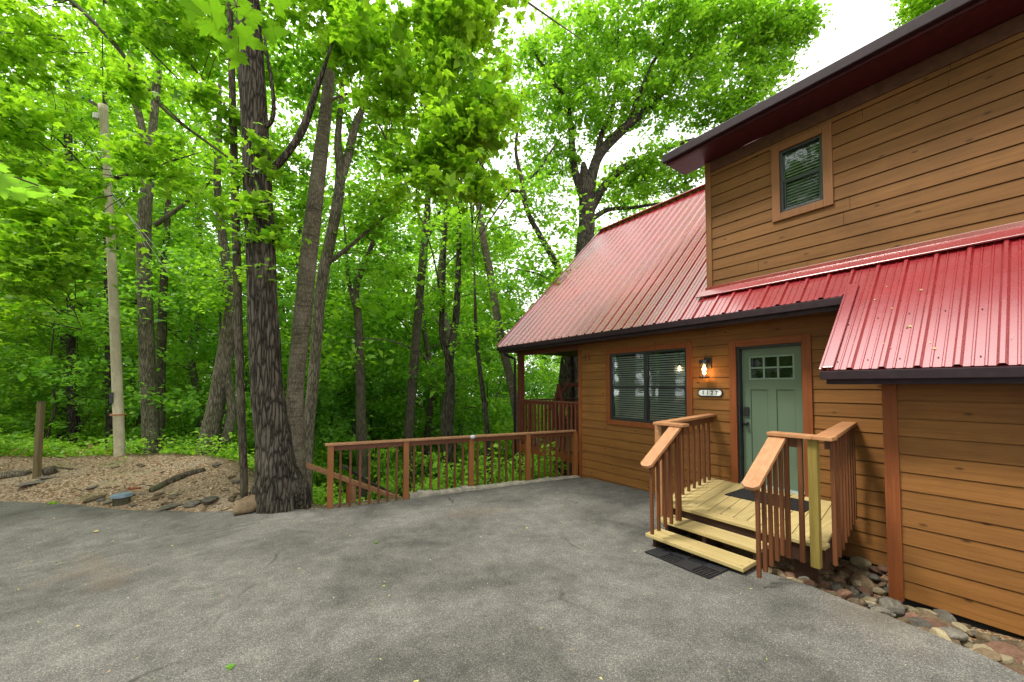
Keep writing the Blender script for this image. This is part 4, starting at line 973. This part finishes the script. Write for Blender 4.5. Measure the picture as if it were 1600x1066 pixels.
def screen_ells(L):
    """foliage masses: (px,py,half width px,half height px,depth,sprays[,thickness m])"""
    out = []
    for q in L:
        px, py, rx, ry, dep, n = q[:6]; th_ = q[6] if len(q) > 6 else rx/600*dep*.8
        out.append((at(px, py, dep), (rx/600*dep, ry/600*dep, th_, ), n))
    return out
def place_ells(L, rng):
    cs = []
    for q in L:
        px, py, rx, ry, dep, n = q[:6]; th_ = q[6] if len(q) > 6 else min(rx, 150)/600*dep*.8
        a = rng.normal(size=(n, 3)); a /= np.linalg.norm(a, axis=1)[:, None]; a *= (rng.uniform(.1, 1, n)**.5)[:, None]
        cs.append(at(px, py, dep)[None]+rt[None]*(a[:, :1]*rx/600*dep)+up[None]*(a[:, 1:2]*ry/600*dep)+fh[None]*(a[:, 2:]*th_))
    return np.concatenate(cs)
def tree(name, label, trunk, dep, mat, limbs=(), foliage=(), leaf=l_mid, per=40, size=.10, seed=1, lean=0, n=14, rough=.08, flute=0, flare=0, kind='q', sprayr=(.35, .7), every=3, group=None, tilt=.5):
    P, R_ = pxpath(trunk, dep, lean); b = P[0]
    zt = min(tz1(b[0], b[1])-.15, b[2]); root = thing(name, (b[0], b[1], zt), label, 'tree', group)
    if zt < b[2]-.02: P = [np.array([b[0], b[1], zt])]+P; R_ = [R_[0]*1.1]+R_
    mb = MB(); PP, RR = trunkmesh(mb, P, R_, n, seed, rough, flute, flare); pool = [np.array(p) for p in PP]
    for lb in limbs:
        LP, LR = pxpath(lb, dep+(lb[0][3] if len(lb[0]) > 3 else 0)) if len(lb[0]) == 3 else (None, None)
        LP, LR = trunkmesh(mb, LP, LR, 8, seed+3, rough); pool += [np.array(p) for p in LP]
    mb.build('trunk', mat, root, 0, True)
    if foliage:
        rng = np.random.default_rng(seed); cs = place_ells(foliage, rng); V, Qd = sprays(cs, rng.uniform(*sprayr, len(cs)), per, size, rng, .2, .15, kind, tilt)
        npmesh('crown', V, Qd, leaf, root)
        if every:
            tw = MB(); twigs(tw, pool, cs, rng, every)
            if tw.v: tw.build('twigs', b_twig, root, 0, True)
    return root

tree('large_oak', 'massive dark furrowed trunk rising at the asphalt edge left of the railing', [(437, 806, 78), (436, 785, 72), (432, 745, 65), (427, 690, 57), (417, 600, 52), (411, 480, 48), (406, 350, 47), (399, 220, 45), (393, 100, 42), (388, 0, 36), (385, -160, 30)], 6.5, b_dark,
     limbs=[[(424, 268, 15), (450, 238, 13), (474, 200, 12), (498, 130, 8)], [(405, 200, 9), (424, 190, 7), (427, 150, 6), (415, 70, 4)]],
     foliage=[(380, -60, 260, 80, 8, 60), (300, 60, 120, 60, 8.5, 26)], leaf=l_mid, per=70, size=.12, seed=2, n=120, rough=.10, flute=.07, flare=18, kind='lobe', every=3)
tree('sapling', 'thin straight sapling close to the left of the massive dark trunk', [(381, 742, 13), (376, 620, 12), (371, 450, 12), (367, 300, 11), (363, 150, 10), (359, 0, 8), (355, -100, 6)], 6.9, b_mid,
     foliage=[(405, 335, 50, 50, 6.4, 7, .4), (400, 250, 40, 40, 6.4, 5, .4), (340, 180, 60, 50, 6.8, 8, .5), (395, 420, 28, 22, 6.4, 2, .2)], leaf=l_bright, per=34, size=.13, seed=4, n=12, kind='maple', sprayr=(.25, .45), every=1)
tree('pale_leaning_tree', 'pale ringed trunk leaning right just behind the massive dark trunk, with bright maple boughs', [(466, 775, 34), (462, 700, 30), (461, 620, 28), (472, 500, 29), (488, 350, 27), (506, 200, 21), (516, 100, 18), (525, 0, 15), (535, -120, 12)], 7.9, b_light,
     limbs=[[(516, 100, 9), (560, 40, 6), (620, 90, 4), (650, 170, 3), (700, 215, 2)], [(524, 10, 10), (600, -60, 7), (700, 0, 5), (728, 120, 4), (735, 290, 2.5)], [(530, -60, 9), (660, -110, 7), (790, -20, 4)], [(510, 160, 5), (560, 150, 4), (610, 230, 3), (640, 300, 2)]],
     foliage=[(620, 40, 130, 80, 6.8, 26), (710, 60, 90, 90, 6.4, 25), (735, 170, 56, 70, 6.4, 20), (700, 250, 60, 60, 6.6, 15), (745, 300, 34, 34, 6.4, 5), (640, 140, 80, 60, 6.8, 13), (550, 50, 60, 50, 7.2, 8), (740, -40, 70, 50, 6.4, 15), (480, 0, 80, 36, 7, 9), (640, 270, 50, 50, 7, 5)],
     leaf=l_bright, per=34, size=.15, seed=22, kind='maple', sprayr=(.35, .65), every=2, n=18)
tree('forked_tree', 'grey tree with a twisted fork right of the pale leaning trunk', [(480, 700, 20), (489, 600, 18), (502, 450, 18), (515, 380, 18), (527, 320, 18), (532, 270, 16), (528, 220, 11), (534, 150, 7)], 10, b_grey,
     limbs=[[(528, 300, 14), (545, 240, 14), (553, 205, 12), (568, 165, 9)], [(500, 420, 10), (540, 390, 6), (600, 340, 4)]],
     foliage=[(560, 120, 90, 80, 10, 40), (470, 120, 70, 80, 10, 30), (600, 330, 60, 50, 10, 22), (450, 250, 50, 60, 10.5, 20), (580, 220, 60, 50, 10.5, 18), (450, 330, 50, 60, 11, 18), (600, 420, 50, 40, 11, 12)], leaf=l_mid, per=60, size=.12, seed=6, kind='q')
tree('grey_barked_tree', 'tall grey barked tree just right of the utility pole', [(237, 712, 32), (235, 660, 28), (232, 600, 27), (226, 450, 26), (226, 340, 24), (234, 260, 18), (240, 190, 14), (246, 120, 11)], 11.5, b_grey,
     limbs=[[(232, 270, 16), (222, 200, 13), (208, 140, 10), (204, 60, 8)], [(242, 352, 8), (280, 325, 6), (322, 290, 4)]],
     foliage=[(250, 60, 110, 90, 11.5, 34), (310, 280, 60, 30, 11, 10), (120, 130, 110, 90, 12.5, 40), (60, 260, 90, 60, 13, 22)], leaf=l_bright, per=60, size=.13, seed=7, n=20, rough=.1, kind='q')
tree('twin_stem_tree', 'slim dark trunk partly hidden behind the grey barked tree', [(251, 700, 14), (252, 620, 13), (253, 520, 12), (256, 440, 10), (262, 330, 8)], 12.6, b_mid, foliage=[(270, 350, 40, 50, 12.6, 10)], leaf=l_mid, per=50, size=.13, seed=8)
tree('mossy_leaning_tree', 'thick bent mossy trunk left of the thin sapling', [(318, 730, 38), (328, 680, 33), (342, 610, 29), (354, 540, 26), (362, 470, 21), (352, 400, 16), (340, 300, 13), (342, 200, 9)], 10.5, b_grey,
     limbs=[[(352, 690, 18), (362, 640, 16), (352, 570, 13)]], foliage=[(335, 450, 50, 50, 10, 12), (340, 250, 60, 60, 10.5, 12)], leaf=l_mid, per=55, size=.12, seed=9, n=18)
tree('slim_dark_tree', 'straight slim dark trunk between the wooden post and the utility pole', [(114, 705, 18), (112, 600, 16), (110, 480, 14), (108, 330, 12), (106, 200, 9)], 15, b_dark, foliage=[(100, 440, 60, 40, 15, 14), (60, 150, 110, 110, 15, 40), (180, 330, 60, 50, 15, 14)], leaf=l_mid, per=50, size=.14, seed=10)
tree('slender_dark_tree', 'slender dark trunk right behind the utility pole', [(173, 700, 11), (171, 560, 10), (168, 400, 9), (166, 250, 8)], 14, b_dark, foliage=[(170, 300, 50, 60, 14, 14)], leaf=l_mid, per=50, size=.14, seed=11)
tree('crooked_tree', 'crooked brown trunk above the left end of the railing', [(566, 730, 18), (564, 640, 16), (562, 560, 15), (560, 500, 12), (556, 450, 10), (575, 400, 8), (592, 350, 6)], 13, b_mid, limbs=[[(560, 500, 8), (545, 440, 6), (540, 380, 4)]],
     foliage=[(600, 380, 60, 50, 13, 20), (540, 440, 40, 40, 13, 10)], leaf=l_deep, per=50, size=.13, seed=12)
tree('tall_slim_tree', 'tall slim trunk between the first and second railing posts', [(636, 740, 17), (641, 640, 15), (648, 560, 15), (656, 460, 13), (663, 380, 12), (668, 320, 10), (668, 220, 8)], 15, b_mid, foliage=[(670, 260, 70, 70, 15, 30)], leaf=l_mid, per=55, size=.14, seed=13)
tree('wavy_forked_tree', 'wavy dark forked tree above the middle of the railing', [(699, 760, 17), (701, 680, 15), (704, 600, 14), (702, 560, 14), (712, 500, 11), (716, 420, 9), (719, 330, 7)], 14, b_dark, limbs=[[(702, 565, 10), (690, 520, 9), (693, 440, 7), (696, 340, 5)]],
     foliage=[(715, 370, 50, 60, 14, 18), (690, 470, 40, 30, 14, 8)], leaf=l_mid, per=50, size=.13, seed=14)
tree('thin_curved_tree', 'thin curved trunk right of the wavy forked tree', [(765, 760, 9), (760, 660, 8), (750, 580, 7), (744, 520, 6), (742, 460, 4)], 13, b_dark, foliage=[(745, 520, 40, 40, 13, 9)], leaf=l_mid, per=45, size=.13, seed=15)
tree('leaning_pine', 'leaning reddish pine trunk left of the porch roof corner', [(815, 760, 14), (812, 690, 14), (803, 620, 13), (790, 560, 13), (776, 490, 12), (766, 430, 12), (755, 370, 11), (746, 300, 10), (740, 230, 8), (738, 150, 6)], 13.5, b_light,
     foliage=[(750, 130, 50, 50, 13.5, 14)], leaf=l_deep, per=50, size=.12, seed=16)
BT = [(880, 760, 38), (884, 690, 36), (887, 620, 34), (895, 540, 32), (905, 460, 30), (914, 380, 27), (917, 330, 26), (914, 290, 22)]
tree('spreading_oak', 'big spreading tree behind the cabin roof with arching limbs', BT, 16, b_dark,
     limbs=[[(917, 330, 20), (930, 255, 17), (960, 215, 15), (1000, 180, 13), (1030, 150, 11), (1075, 95, 8), (1115, 45, 6), (1150, 5, 4)],
            [(912, 310, 14), (897, 262, 12), (892, 200, 10), (885, 160, 8), (865, 130, 6), (840, 90, 4)],
            [(922, 330, 16), (945, 290, 13), (975, 262, 11), (1015, 245, 9), (1060, 225, 7), (1115, 212, 5)],
            [(930, 255, 10), (940, 210, 9), (958, 165, 7), (965, 100, 5), (966, 40, 4)], [(922, 345, 9), (950, 328, 7), (985, 325, 5), (1030, 318, 4)], [(978, 200, 8), (1010, 120, 6), (1040, 60, 4), (1055, 10, 3)]],
     foliage=[(890, 90, 90, 80, 16, 100), (1000, 50, 120, 60, 16, 140), (1120, 55, 90, 55, 16, 110), (1205, 45, 62, 40, 16, 84), (1240, 40, 34, 26, 16, 26), (960, 170, 80, 50, 16, 56), (1080, 150, 90, 50, 16, 80), (1165, 170, 60, 50, 16, 54), (1040, 270, 80, 30, 16, 50), (1120, 250, 50, 24, 16, 30), (860, 220, 50, 70, 16, 36), (970, 300, 60, 30, 16, 22), (1190, 110, 40, 34, 16, 24)],
     leaf=l_mid, per=70, size=.15, seed=17, n=18, rough=.12, sprayr=(.4, .85), every=2)
tree('arching_tree', 'thin arching trunk left of the spreading tree above the porch roof', [(893, 620, 12), (888, 520, 11), (879, 440, 10), (862, 400, 10), (845, 370, 9), (828, 340, 8), (820, 315, 8), (816, 285, 7), (806, 235, 5), (812, 180, 4)], 12, b_dark,
     limbs=[[(818, 300, 6), (795, 296, 5), (765, 275, 4), (743, 243, 3)], [(820, 290, 5), (842, 265, 4), (862, 235, 3)], [(800, 296, 3), (775, 330, 2.5), (755, 360, 2)], [(870, 450, 4), (845, 430, 3), (815, 422, 2)]],
     foliage=[(835, 420, 60, 50, 12, 26), (850, 300, 50, 50, 12, 22), (800, 190, 40, 40, 12, 12), (790, 450, 40, 25, 12, 8)], leaf=l_deep, per=55, size=.11, seed=18, n=10)
tree('backyard_tree', 'bright green treetop showing above the upper roof edge', [(1500, 300, 22), (1490, 200, 18), (1480, 60, 12)], 17, b_mid, foliage=[(1475, -15, 64, 50, 17, 120), (1510, 70, 100, 70, 17, 110), (1560, 10, 60, 60, 17, 60), (1500, -120, 80, 60, 17, 60)], leaf=l_bright, per=70, size=.15, seed=19)
# overhanging maples whose branches reach in from the left and above
OM = tree('overhanging_maple', 'bright maple boughs hanging over the mound at the upper left', [(-420, 700, 50), (-400, 400, 46), (-330, 120, 40), (-260, -80, 30)], 8, b_mid,
     limbs=[[(-330, 160, 26), (-150, 60, 16), (20, -60, 12), (109, 0, 6), (180, 71, 6), (225, 131, 5.5), (262, 176, 5), (337, 232, 4), (380, 262, 2)],
            [(-360, 420, 20), (-180, 430, 12), (-20, 400, 9), (60, 368, 8), (131, 300, 7), (187, 277, 5), (255, 256, 3)],
            [(100, -60, 9), (170, 8, 6), (200, 45, 4), (250, 95, 3)], [(225, -40, 7), (255, 25, 5), (290, 90, 4), (340, 150, 2)],
            [(60, 368, 4), (90, 420, 3), (110, 470, 2)], [(-200, 300, 12), (-60, 250, 7), (40, 257, 4), (120, 262, 2)]],
     foliage=[(20, 60, 90, 70, 7.5, 22), (20, 190, 90, 60, 7, 18), (90, 285, 60, 25, 7, 11), (250, 250, 60, 22, 7, 8), (50, 400, 85, 55, 6.5, 24), (20, 330, 60, 36, 6.5, 13), (300, 50, 60, 40, 7.5, 8), (330, 330, 40, 30, 7, 4), (10, 480, 50, 26, 6.8, 6), (210, 150, 40, 30, 7, 4), (135, 350, 30, 30, 6.6, 5)],
     leaf=l_bright, per=42, size=.13, seed=21, kind='maple', sprayr=(.35, .7), every=2, n=12)
OAK = bpy.data.objects['large_oak']; b_ = at(434, 800, 6.5)
for a_, L_ in ((-.45, .22), (.25, .3), (1.1, .4), (2.3, .35)):
    d_ = np.array([math.cos(a_), math.sin(a_), 0]); P_ = [b_+d_*.20+up*.62, b_+d_*.33+up*.26, b_+d_*(.33+L_*.35)+up*.06, b_+d_*(.33+L_*.8)-up*.08]
    P_ = [np.array([q[0], q[1], tz1(q[0], q[1])+(q[2]-b_[2])]) for q in P_]
    mb = MB(); trunkmesh(mb, P_, [.10, .15, .10, .03], 14, int(a_*10)+40, .25, .12); mb.build('root', b_dark, OAK, 0, True)
# a few big leaves very near
def nearleaves(name, lb, L, stem, mat, kind='maple'):
    root = thing(name, tuple(at(L[0][0], L[0][1], L[0][3])), lb, 'branch')
    half = [(0, 0), (.16, -.06), (.30, -.10), (.27, .02), (.46, .05), (.40, .16), (.62, .34), (.47, .36), (.44, .47), (.30, .42), (.20, .50), (.26, .66), (.17, .70), (.12, .86), (.0, 1.08)]
    ol = half+[(-x, y) for x, y in half[-2:0:-1]]; mb = MB(); st = MB(); st.tube([at(*q) for q in stem], [.006]+[.0035]*(len(stem)-1), 6)
    for x, y, s_, d in L:
        o = Vector(at(x, y, d)); n = (-Vector(ray(x, y)).normalized()*RG.uniform(.5, 1)+Vector((0, 0, -1))+Vector(RG.normal(0, .3, 3))).normalized(); dn = Vector((RG.normal(0, .5), RG.normal(0, .5), -1)); a = (dn-n*dn.dot(n)).normalized(); b = n.cross(a)
        def P3(u, v): return tuple(o+b*u*s_+a*v*s_+n*s_*(.16*abs(u)-.22*v*v+.03*math.sin(9*u+5*v)))
        ring = [P3(u, v-.1) for u, v in ol]; k = len(ol); mid = [P3(0, t) for t in (.05, .3, .6)]
        vs = ring+mid; fs = []
        for q in range(k):
            v0 = ol[q][1]; v1 = ol[(q+1) % k][1]; vm = (v0+v1)/2; m_ = k+(0 if vm < .25 else 1 if vm < .55 else 2); fs.append((q, (q+1) % k, m_))
        hi = [q for q in range(k) if q <= k//2]
        mb.add(vs, fs)
        # fill between mid points along the crossings
        for sgn in (0, 1):
            idx = [q for q in (range(0, k//2+1) if sgn == 0 else range(k//2, k+1))]; last = None
            for q in idx[:-1]:
                vm = (ol[q % k][1]+ol[(q+1) % k][1])/2; m_ = 0 if vm < .25 else 1 if vm < .55 else 2
                if last is not None and m_ != last: base_ = len(mb.v)-len(vs); mb.f.append((base_+q % k, base_+k+m_, base_+k+last))
                last = m_
        q0 = at(*min(stem, key=lambda q: (q[0]-x)**2+(q[1]-y)**2)); st.tube([tuple(o-a*s_*.1), q0], .0012, 4, False)
    mb.build('leaves', mat, root); st.build('stem', b_twig, root)
nearleaves('maple_sprig', 'sprig of large close maple leaves hanging at the top left', [(345, 20, 0.109, 1.5), (372, 50, 0.117, 1.5), (395, 18, 0.101, 1.55), (350, 68, 0.094, 1.6), (322, 35, 0.109, 1.6), (415, 45, 0.101, 1.6), (300, 5, 0.094, 1.7), (372, -5, 0.117, 1.6), (372, 84, 0.086, 1.5), (430, 8, 0.078, 1.6), (330, -10, 0.109, 1.6)], [(300, -160, 1.8), (340, -60, 1.6), (370, 10, 1.55)], l_big)
nearleaves('leafy_twig', 'large dark leaves poking in at the left edge', [(5, 275, 0.101, 1.5), (22, 300, 0.094, 1.5), (-10, 255, 0.109, 1.5), (60, 296, 0.070, 1.6), (100, 300, 0.055, 1.9), (40, 283, 0.078, 1.6)], [(-120, 230, 1.5), (-20, 262, 1.5), (60, 290, 1.6)], l_deep)

# ---- forest behind: a few kinds, copied tree by tree
link.local = True
def kind_tree(name, H, tr, nb, cr, z0, per, size, leaf, bk, seed, spr=(.5, .9), nspr=160):
    rng = np.random.default_rng(seed); rd = random.Random(seed); mb = MB()
    P = [np.array([0, 0, -.6])]; Rr = [tr*1.25]
    for i in range(1, 8): P.append(np.array([rd.uniform(-1, 1)*H*.012*i**.5, rd.uniform(-1, 1)*H*.012*i**.5, H*i/7.5])); Rr.append(tr*(1-i/7.6)**.8)
    PP, RR = trunkmesh(mb, P, Rr, 8, seed, .1); pool = [np.array(p) for p in PP]; ells = []
    for i in range(nb):
        f = z0+(1-z0)*(i+.5)/nb; b = PP[min(len(PP)-1, int(f*(len(PP)-1)))]; a = i*2.4+rd.uniform(-.5, .5); L_ = cr*(1.15-.65*abs(f-.55)*1.3)*rd.uniform(.6, 1.15); rz = rd.uniform(.15, .6)*L_
        e = np.array(b)+np.array([math.cos(a)*L_, math.sin(a)*L_, rz]); m1 = np.array(b)+(e-np.array(b))*.5+np.array([0, 0, .12*L_])
        LP, _ = trunkmesh(mb, [b, m1, e], [tr*.32*(1.1-f), tr*.2*(1.1-f), .01], 5, seed+i, .05); pool += [np.array(p) for p in LP]
        ells.append((m1*.35+e*.65, (L_*.55, L_*.55, L_*.28), max(2, int(nspr/nb))))
    V, Qd, cs = crown_from(ells, rng, per, size, 'q', .55, spr); tw = MB(); 
    me_t = bpy.data.meshes.new('trunk'); me_t.from_pydata(mb.v, [], mb.f); me_t.polygons.foreach_set('use_smooth', [True]*len(me_t.polygons)); me_t.materials.append(bk)
    o = npmesh('crown', V, Qd, leaf); me_c = o.data; bpy.data.objects.remove(o); return (name, me_t, me_c)
canopy = [kind_tree('forest_tree', 21, .20, 18, 4.2, .30, 52, .20, l_mid, b_mid, 31, (.6, 1.1), 230), kind_tree('forest_tree', 18, .15, 16, 3.6, .22, 52, .19, l_bright, b_dark, 32, (.6, 1.0), 210),
          kind_tree('forest_tree', 24, .24, 18, 4.6, .38, 52, .20, l_mid, b_grey, 33, (.6, 1.1), 230), kind_tree('forest_tree', 16, .12, 16, 3.0, .15, 50, .18, l_deep, b_mid, 34, (.5, .9), 190)]
under = [kind_tree('understory_tree', 6.5, .05, 14, 2.0, .12, 36, .13, l_mid, b_mid, 41, (.35, .6), 120), kind_tree('understory_tree', 4.6, .04, 12, 1.7, .08, 36, .12, l_bright, b_mid, 42, (.3, .55), 100),
         kind_tree('understory_tree', 8.5, .07, 16, 2.3, .15, 38, .14, l_deep, b_dark, 43, (.4, .7), 150), kind_tree('understory_tree', 3.2, .03, 10, 1.4, .05, 34, .11, l_low, b_mid, 44, (.3, .5), 80)]
def plant(kd, x, y, s, rz, label, group, cat='tree'):
    o = bpy.data.objects.new(kd[0], None); C.objects.link(o); o.location = (x, y, tz1(x, y)); o.rotation_euler = (0, 0, rz); o.scale = (s, s, s); tag(o, label, cat, group)
    for nm, me in (('trunk', kd[1]), ('crown', kd[2])): c = bpy.data.objects.new(nm, me); C.objects.link(c); c.parent = o
    return o
fr = random.Random(11); spots = []
def scatter(n, kinds, dr_, pxr, mind, sr, lab, grp, reject=None):
    c = 0; t = 0
    while c < n and t < n*60:
        t += 1; px = fr.uniform(*pxr); dep = dr_[0]+(dr_[1]-dr_[0])*fr.random()**.8; q = at(px, 603, dep); x, y = q[0], q[1]
        if x > 5.2 and y < 9.5: continue
        if reject and reject(px, dep, x, y): continue
        if any((x-a)**2+(y-b)**2 < mind*mind for a, b in spots): continue
        spots.append((x, y)); i = fr.randrange(len(kinds)); plant(kinds[i], x, y, fr.uniform(*sr), fr.uniform(0, 6.28), lab(px, dep, i), grp); c += 1
side = lambda px: 'behind the mound' if px < 330 else ('beyond the driveway railing' if px < 800 else 'behind the cabin roof')
scatter(50, canopy, (16, 30), (-250, 1250), 2.6, (.85, 1.15), lambda px, d, i: f"{['tall leafy','bright tall','very tall grey trunked','slender deep green'][i]} forest tree in the nearer rows {side(px)}", 'tall forest trees in the nearer rows', lambda px, d, x, y: px > 800 and d < 24)
scatter(84, canopy, (30, 62), (-250, 1300), 2.8, (.9, 1.25), lambda px, d, i: f"{['tall leafy','bright tall','very tall grey trunked','slender deep green'][i]} forest tree in the far rows {side(px)}", 'tall forest trees in the far rows')
scatter(46, under, (12.5, 22), (-250, 1000), 1.5, (.85, 1.2), lambda px, d, i: f"{['leafy young','bright young','tall deep green young','low bushy'][i]} understory tree {side(px)}", 'young understory trees', lambda px, d, x, y: (px < 330 and d < 12.5))
scatter(90, under, (22, 42), (-250, 1000), 1.6, (1.0, 1.5), lambda px, d, i: f"{['leafy young','bright young','tall deep green young','low bushy'][i]} understory tree deep in the woods {side(px)}", 'young trees deep in the woods')
# trees across the drive (seen in the glass) 
for i, (x, y) in enumerate([(-17, 3), (-19, -3), (-18, 8), (-22, 13), (-14, -10), (-4, -17), (3, -19), (-22, 4), (-19, 20)]): plant(canopy[i % 4], x, y, 1.0, i, 'tall leafy tree across the drive, mirrored in the window glass', 'trees across the drive')
fr2 = random.Random(5)
for i in range(34):
    x, y = fr2.uniform(-26, -15), fr2.uniform(3, 24)
    if x > -.40*y-3: x -= 5
    plant((canopy+under)[(i*3) % 8], x, y, fr2.uniform(.9, 1.3), i, 'leafy tree left of the mound beyond the drive', 'trees left of the mound')
link.local = False
# undergrowth: uncountable low leaves on the slope
def undergrowth(name, n, pxr, dr_, size, hgt, leaf, lbl, seed, cond=None, per=26, kind='q'):
    rng = np.random.default_rng(seed); px = rng.uniform(*pxr, n); dep = dr_[0]+(dr_[1]-dr_[0])*rng.uniform(0, 1, n)**.8
    lat = (px-PX)/F*dep; X = fh[0]*dep+rt[0]*lat; Y = fh[1]*dep+rt[1]*lat; dP = sdist(PLAT, X, Y); k = (dP > .25) & ~((X > 5.9) & (Y < 8.6))
    if cond: k &= cond(X, Y, dP)
    X, Y = X[k], Y[k]; nzv = np.array([noise.noise((a*.7, b*.7, seed)) for a, b in zip(X, Y)]); k = nzv > -.25; X, Y, nzv = X[k], Y[k], nzv[k]
    Z = tz(X, Y)+hgt*(.25+.9*rng.uniform(0, 1, len(X)))*(1+.8*nzv); V, Qd = sprays(np.stack([X, Y, Z], 1), rng.uniform(.22, .45, len(X)), per, size, rng, .22, .2, kind, .4)
    o = npmesh(name, V, Qd, leaf); tag(o, lbl, 'plants', None, 'stuff')
undergrowth('undergrowth', 900, (-150, 420), (8.2, 13), .085, .38, l_low, 'low bright green plants along the back of the mound', 51, per=30)
undergrowth('undergrowth', 1500, (330, 1000), (6.8, 13), .09, .55, l_low, 'green plants covering the slope below the railing', 52, lambda X, Y, d: ~((d < 2.1) & (X < 3.3) & (X > -.3)), per=30)
undergrowth('undergrowth', 2600, (-250, 1100), (12, 32), .13, .9, l_mid, 'dense undergrowth on the forest floor', 53, per=26)
undergrowth('tan_groundcover', 90, (-20, 200), (9.0, 11), .07, .22, l_yel, 'pale tan leaves among the plants left of the utility pole', 54, per=16)

# ------------------------------------------------------------------ utility pole
up_l = [(187, 709, 19), (183, 600, 18), (178, 480, 17), (172, 350, 15), (166, 250, 13), (161, 165, 12)]
P_, R_ = pxpath(up_l, 9.2); P_.pop(); R_.pop(); UPO = thing('utility_pole', (P_[0][0], P_[0][1], tz1(P_[0][0], P_[0][1])), 'tall pale weathered utility pole leaning slightly behind the mound', 'utility pole')
P_ = [P_[0]-np.array([0, 0, .3])]+P_; R_ = [R_[0]]+R_
mb = MB(); trunkmesh(mb, P_, R_, 18, 3, .01); k = len(mb.v)-18; mb.f.append(tuple(range(k, k+18))); mb.build('shaft', b_pole, UPO, 0, True)
q = at(179, 668, 9.1); mb = MB()
q = at(184.5, 648, 9.2); mb.tube([q-np.array([0, 0, .02]), q+np.array([0, 0, .02])], .143, 18); mb.build('band', m_cap, UPO)
q = at(174, 622, 9.08); MB().box(q[0]-.03, q[0]+.03, q[1]-.03, q[1]+.03, q[2]-.13, q[2]+.13).build('meter_box', m_black, UPO, .004)
mb = MB(); mb.bar(tuple(at(140, 158, 9.2)), tuple(at(160, 170, 9.15)), .05, .07); mb.build('bracket', b_grey, UPO)
mb = MB(); mb.tube([at(151, 178, 9.15), at(151, 186, 9.15)], .07, 10); mb.build('insulator', m_white, UPO)
WR = thing('service_wires', tuple(at(168, 300, 9.2)), 'thin service wires running from the utility pole down to the right', 'wires')
for a, b, c, r in [((167, 255), (200, 330), (235, 400), .006), ((168, 290), (210, 350), (262, 425), .006), ((170, 300), (230, 370), (290, 445), .005)]:
    mb = MB(); A, B_, C_ = at(*a, 9.15), at(*b, 9.6), at(*c, 10.4); mb.tube([A, B_, C_], r, 5); mb.build('wire', m_white, WR)
mb = MB(); mb.tube([at(161, 165, 9.2), at(160, 60, 8.8), at(163, -60, 8.5)], .012, 6); mb.build('cable', m_black, WR)
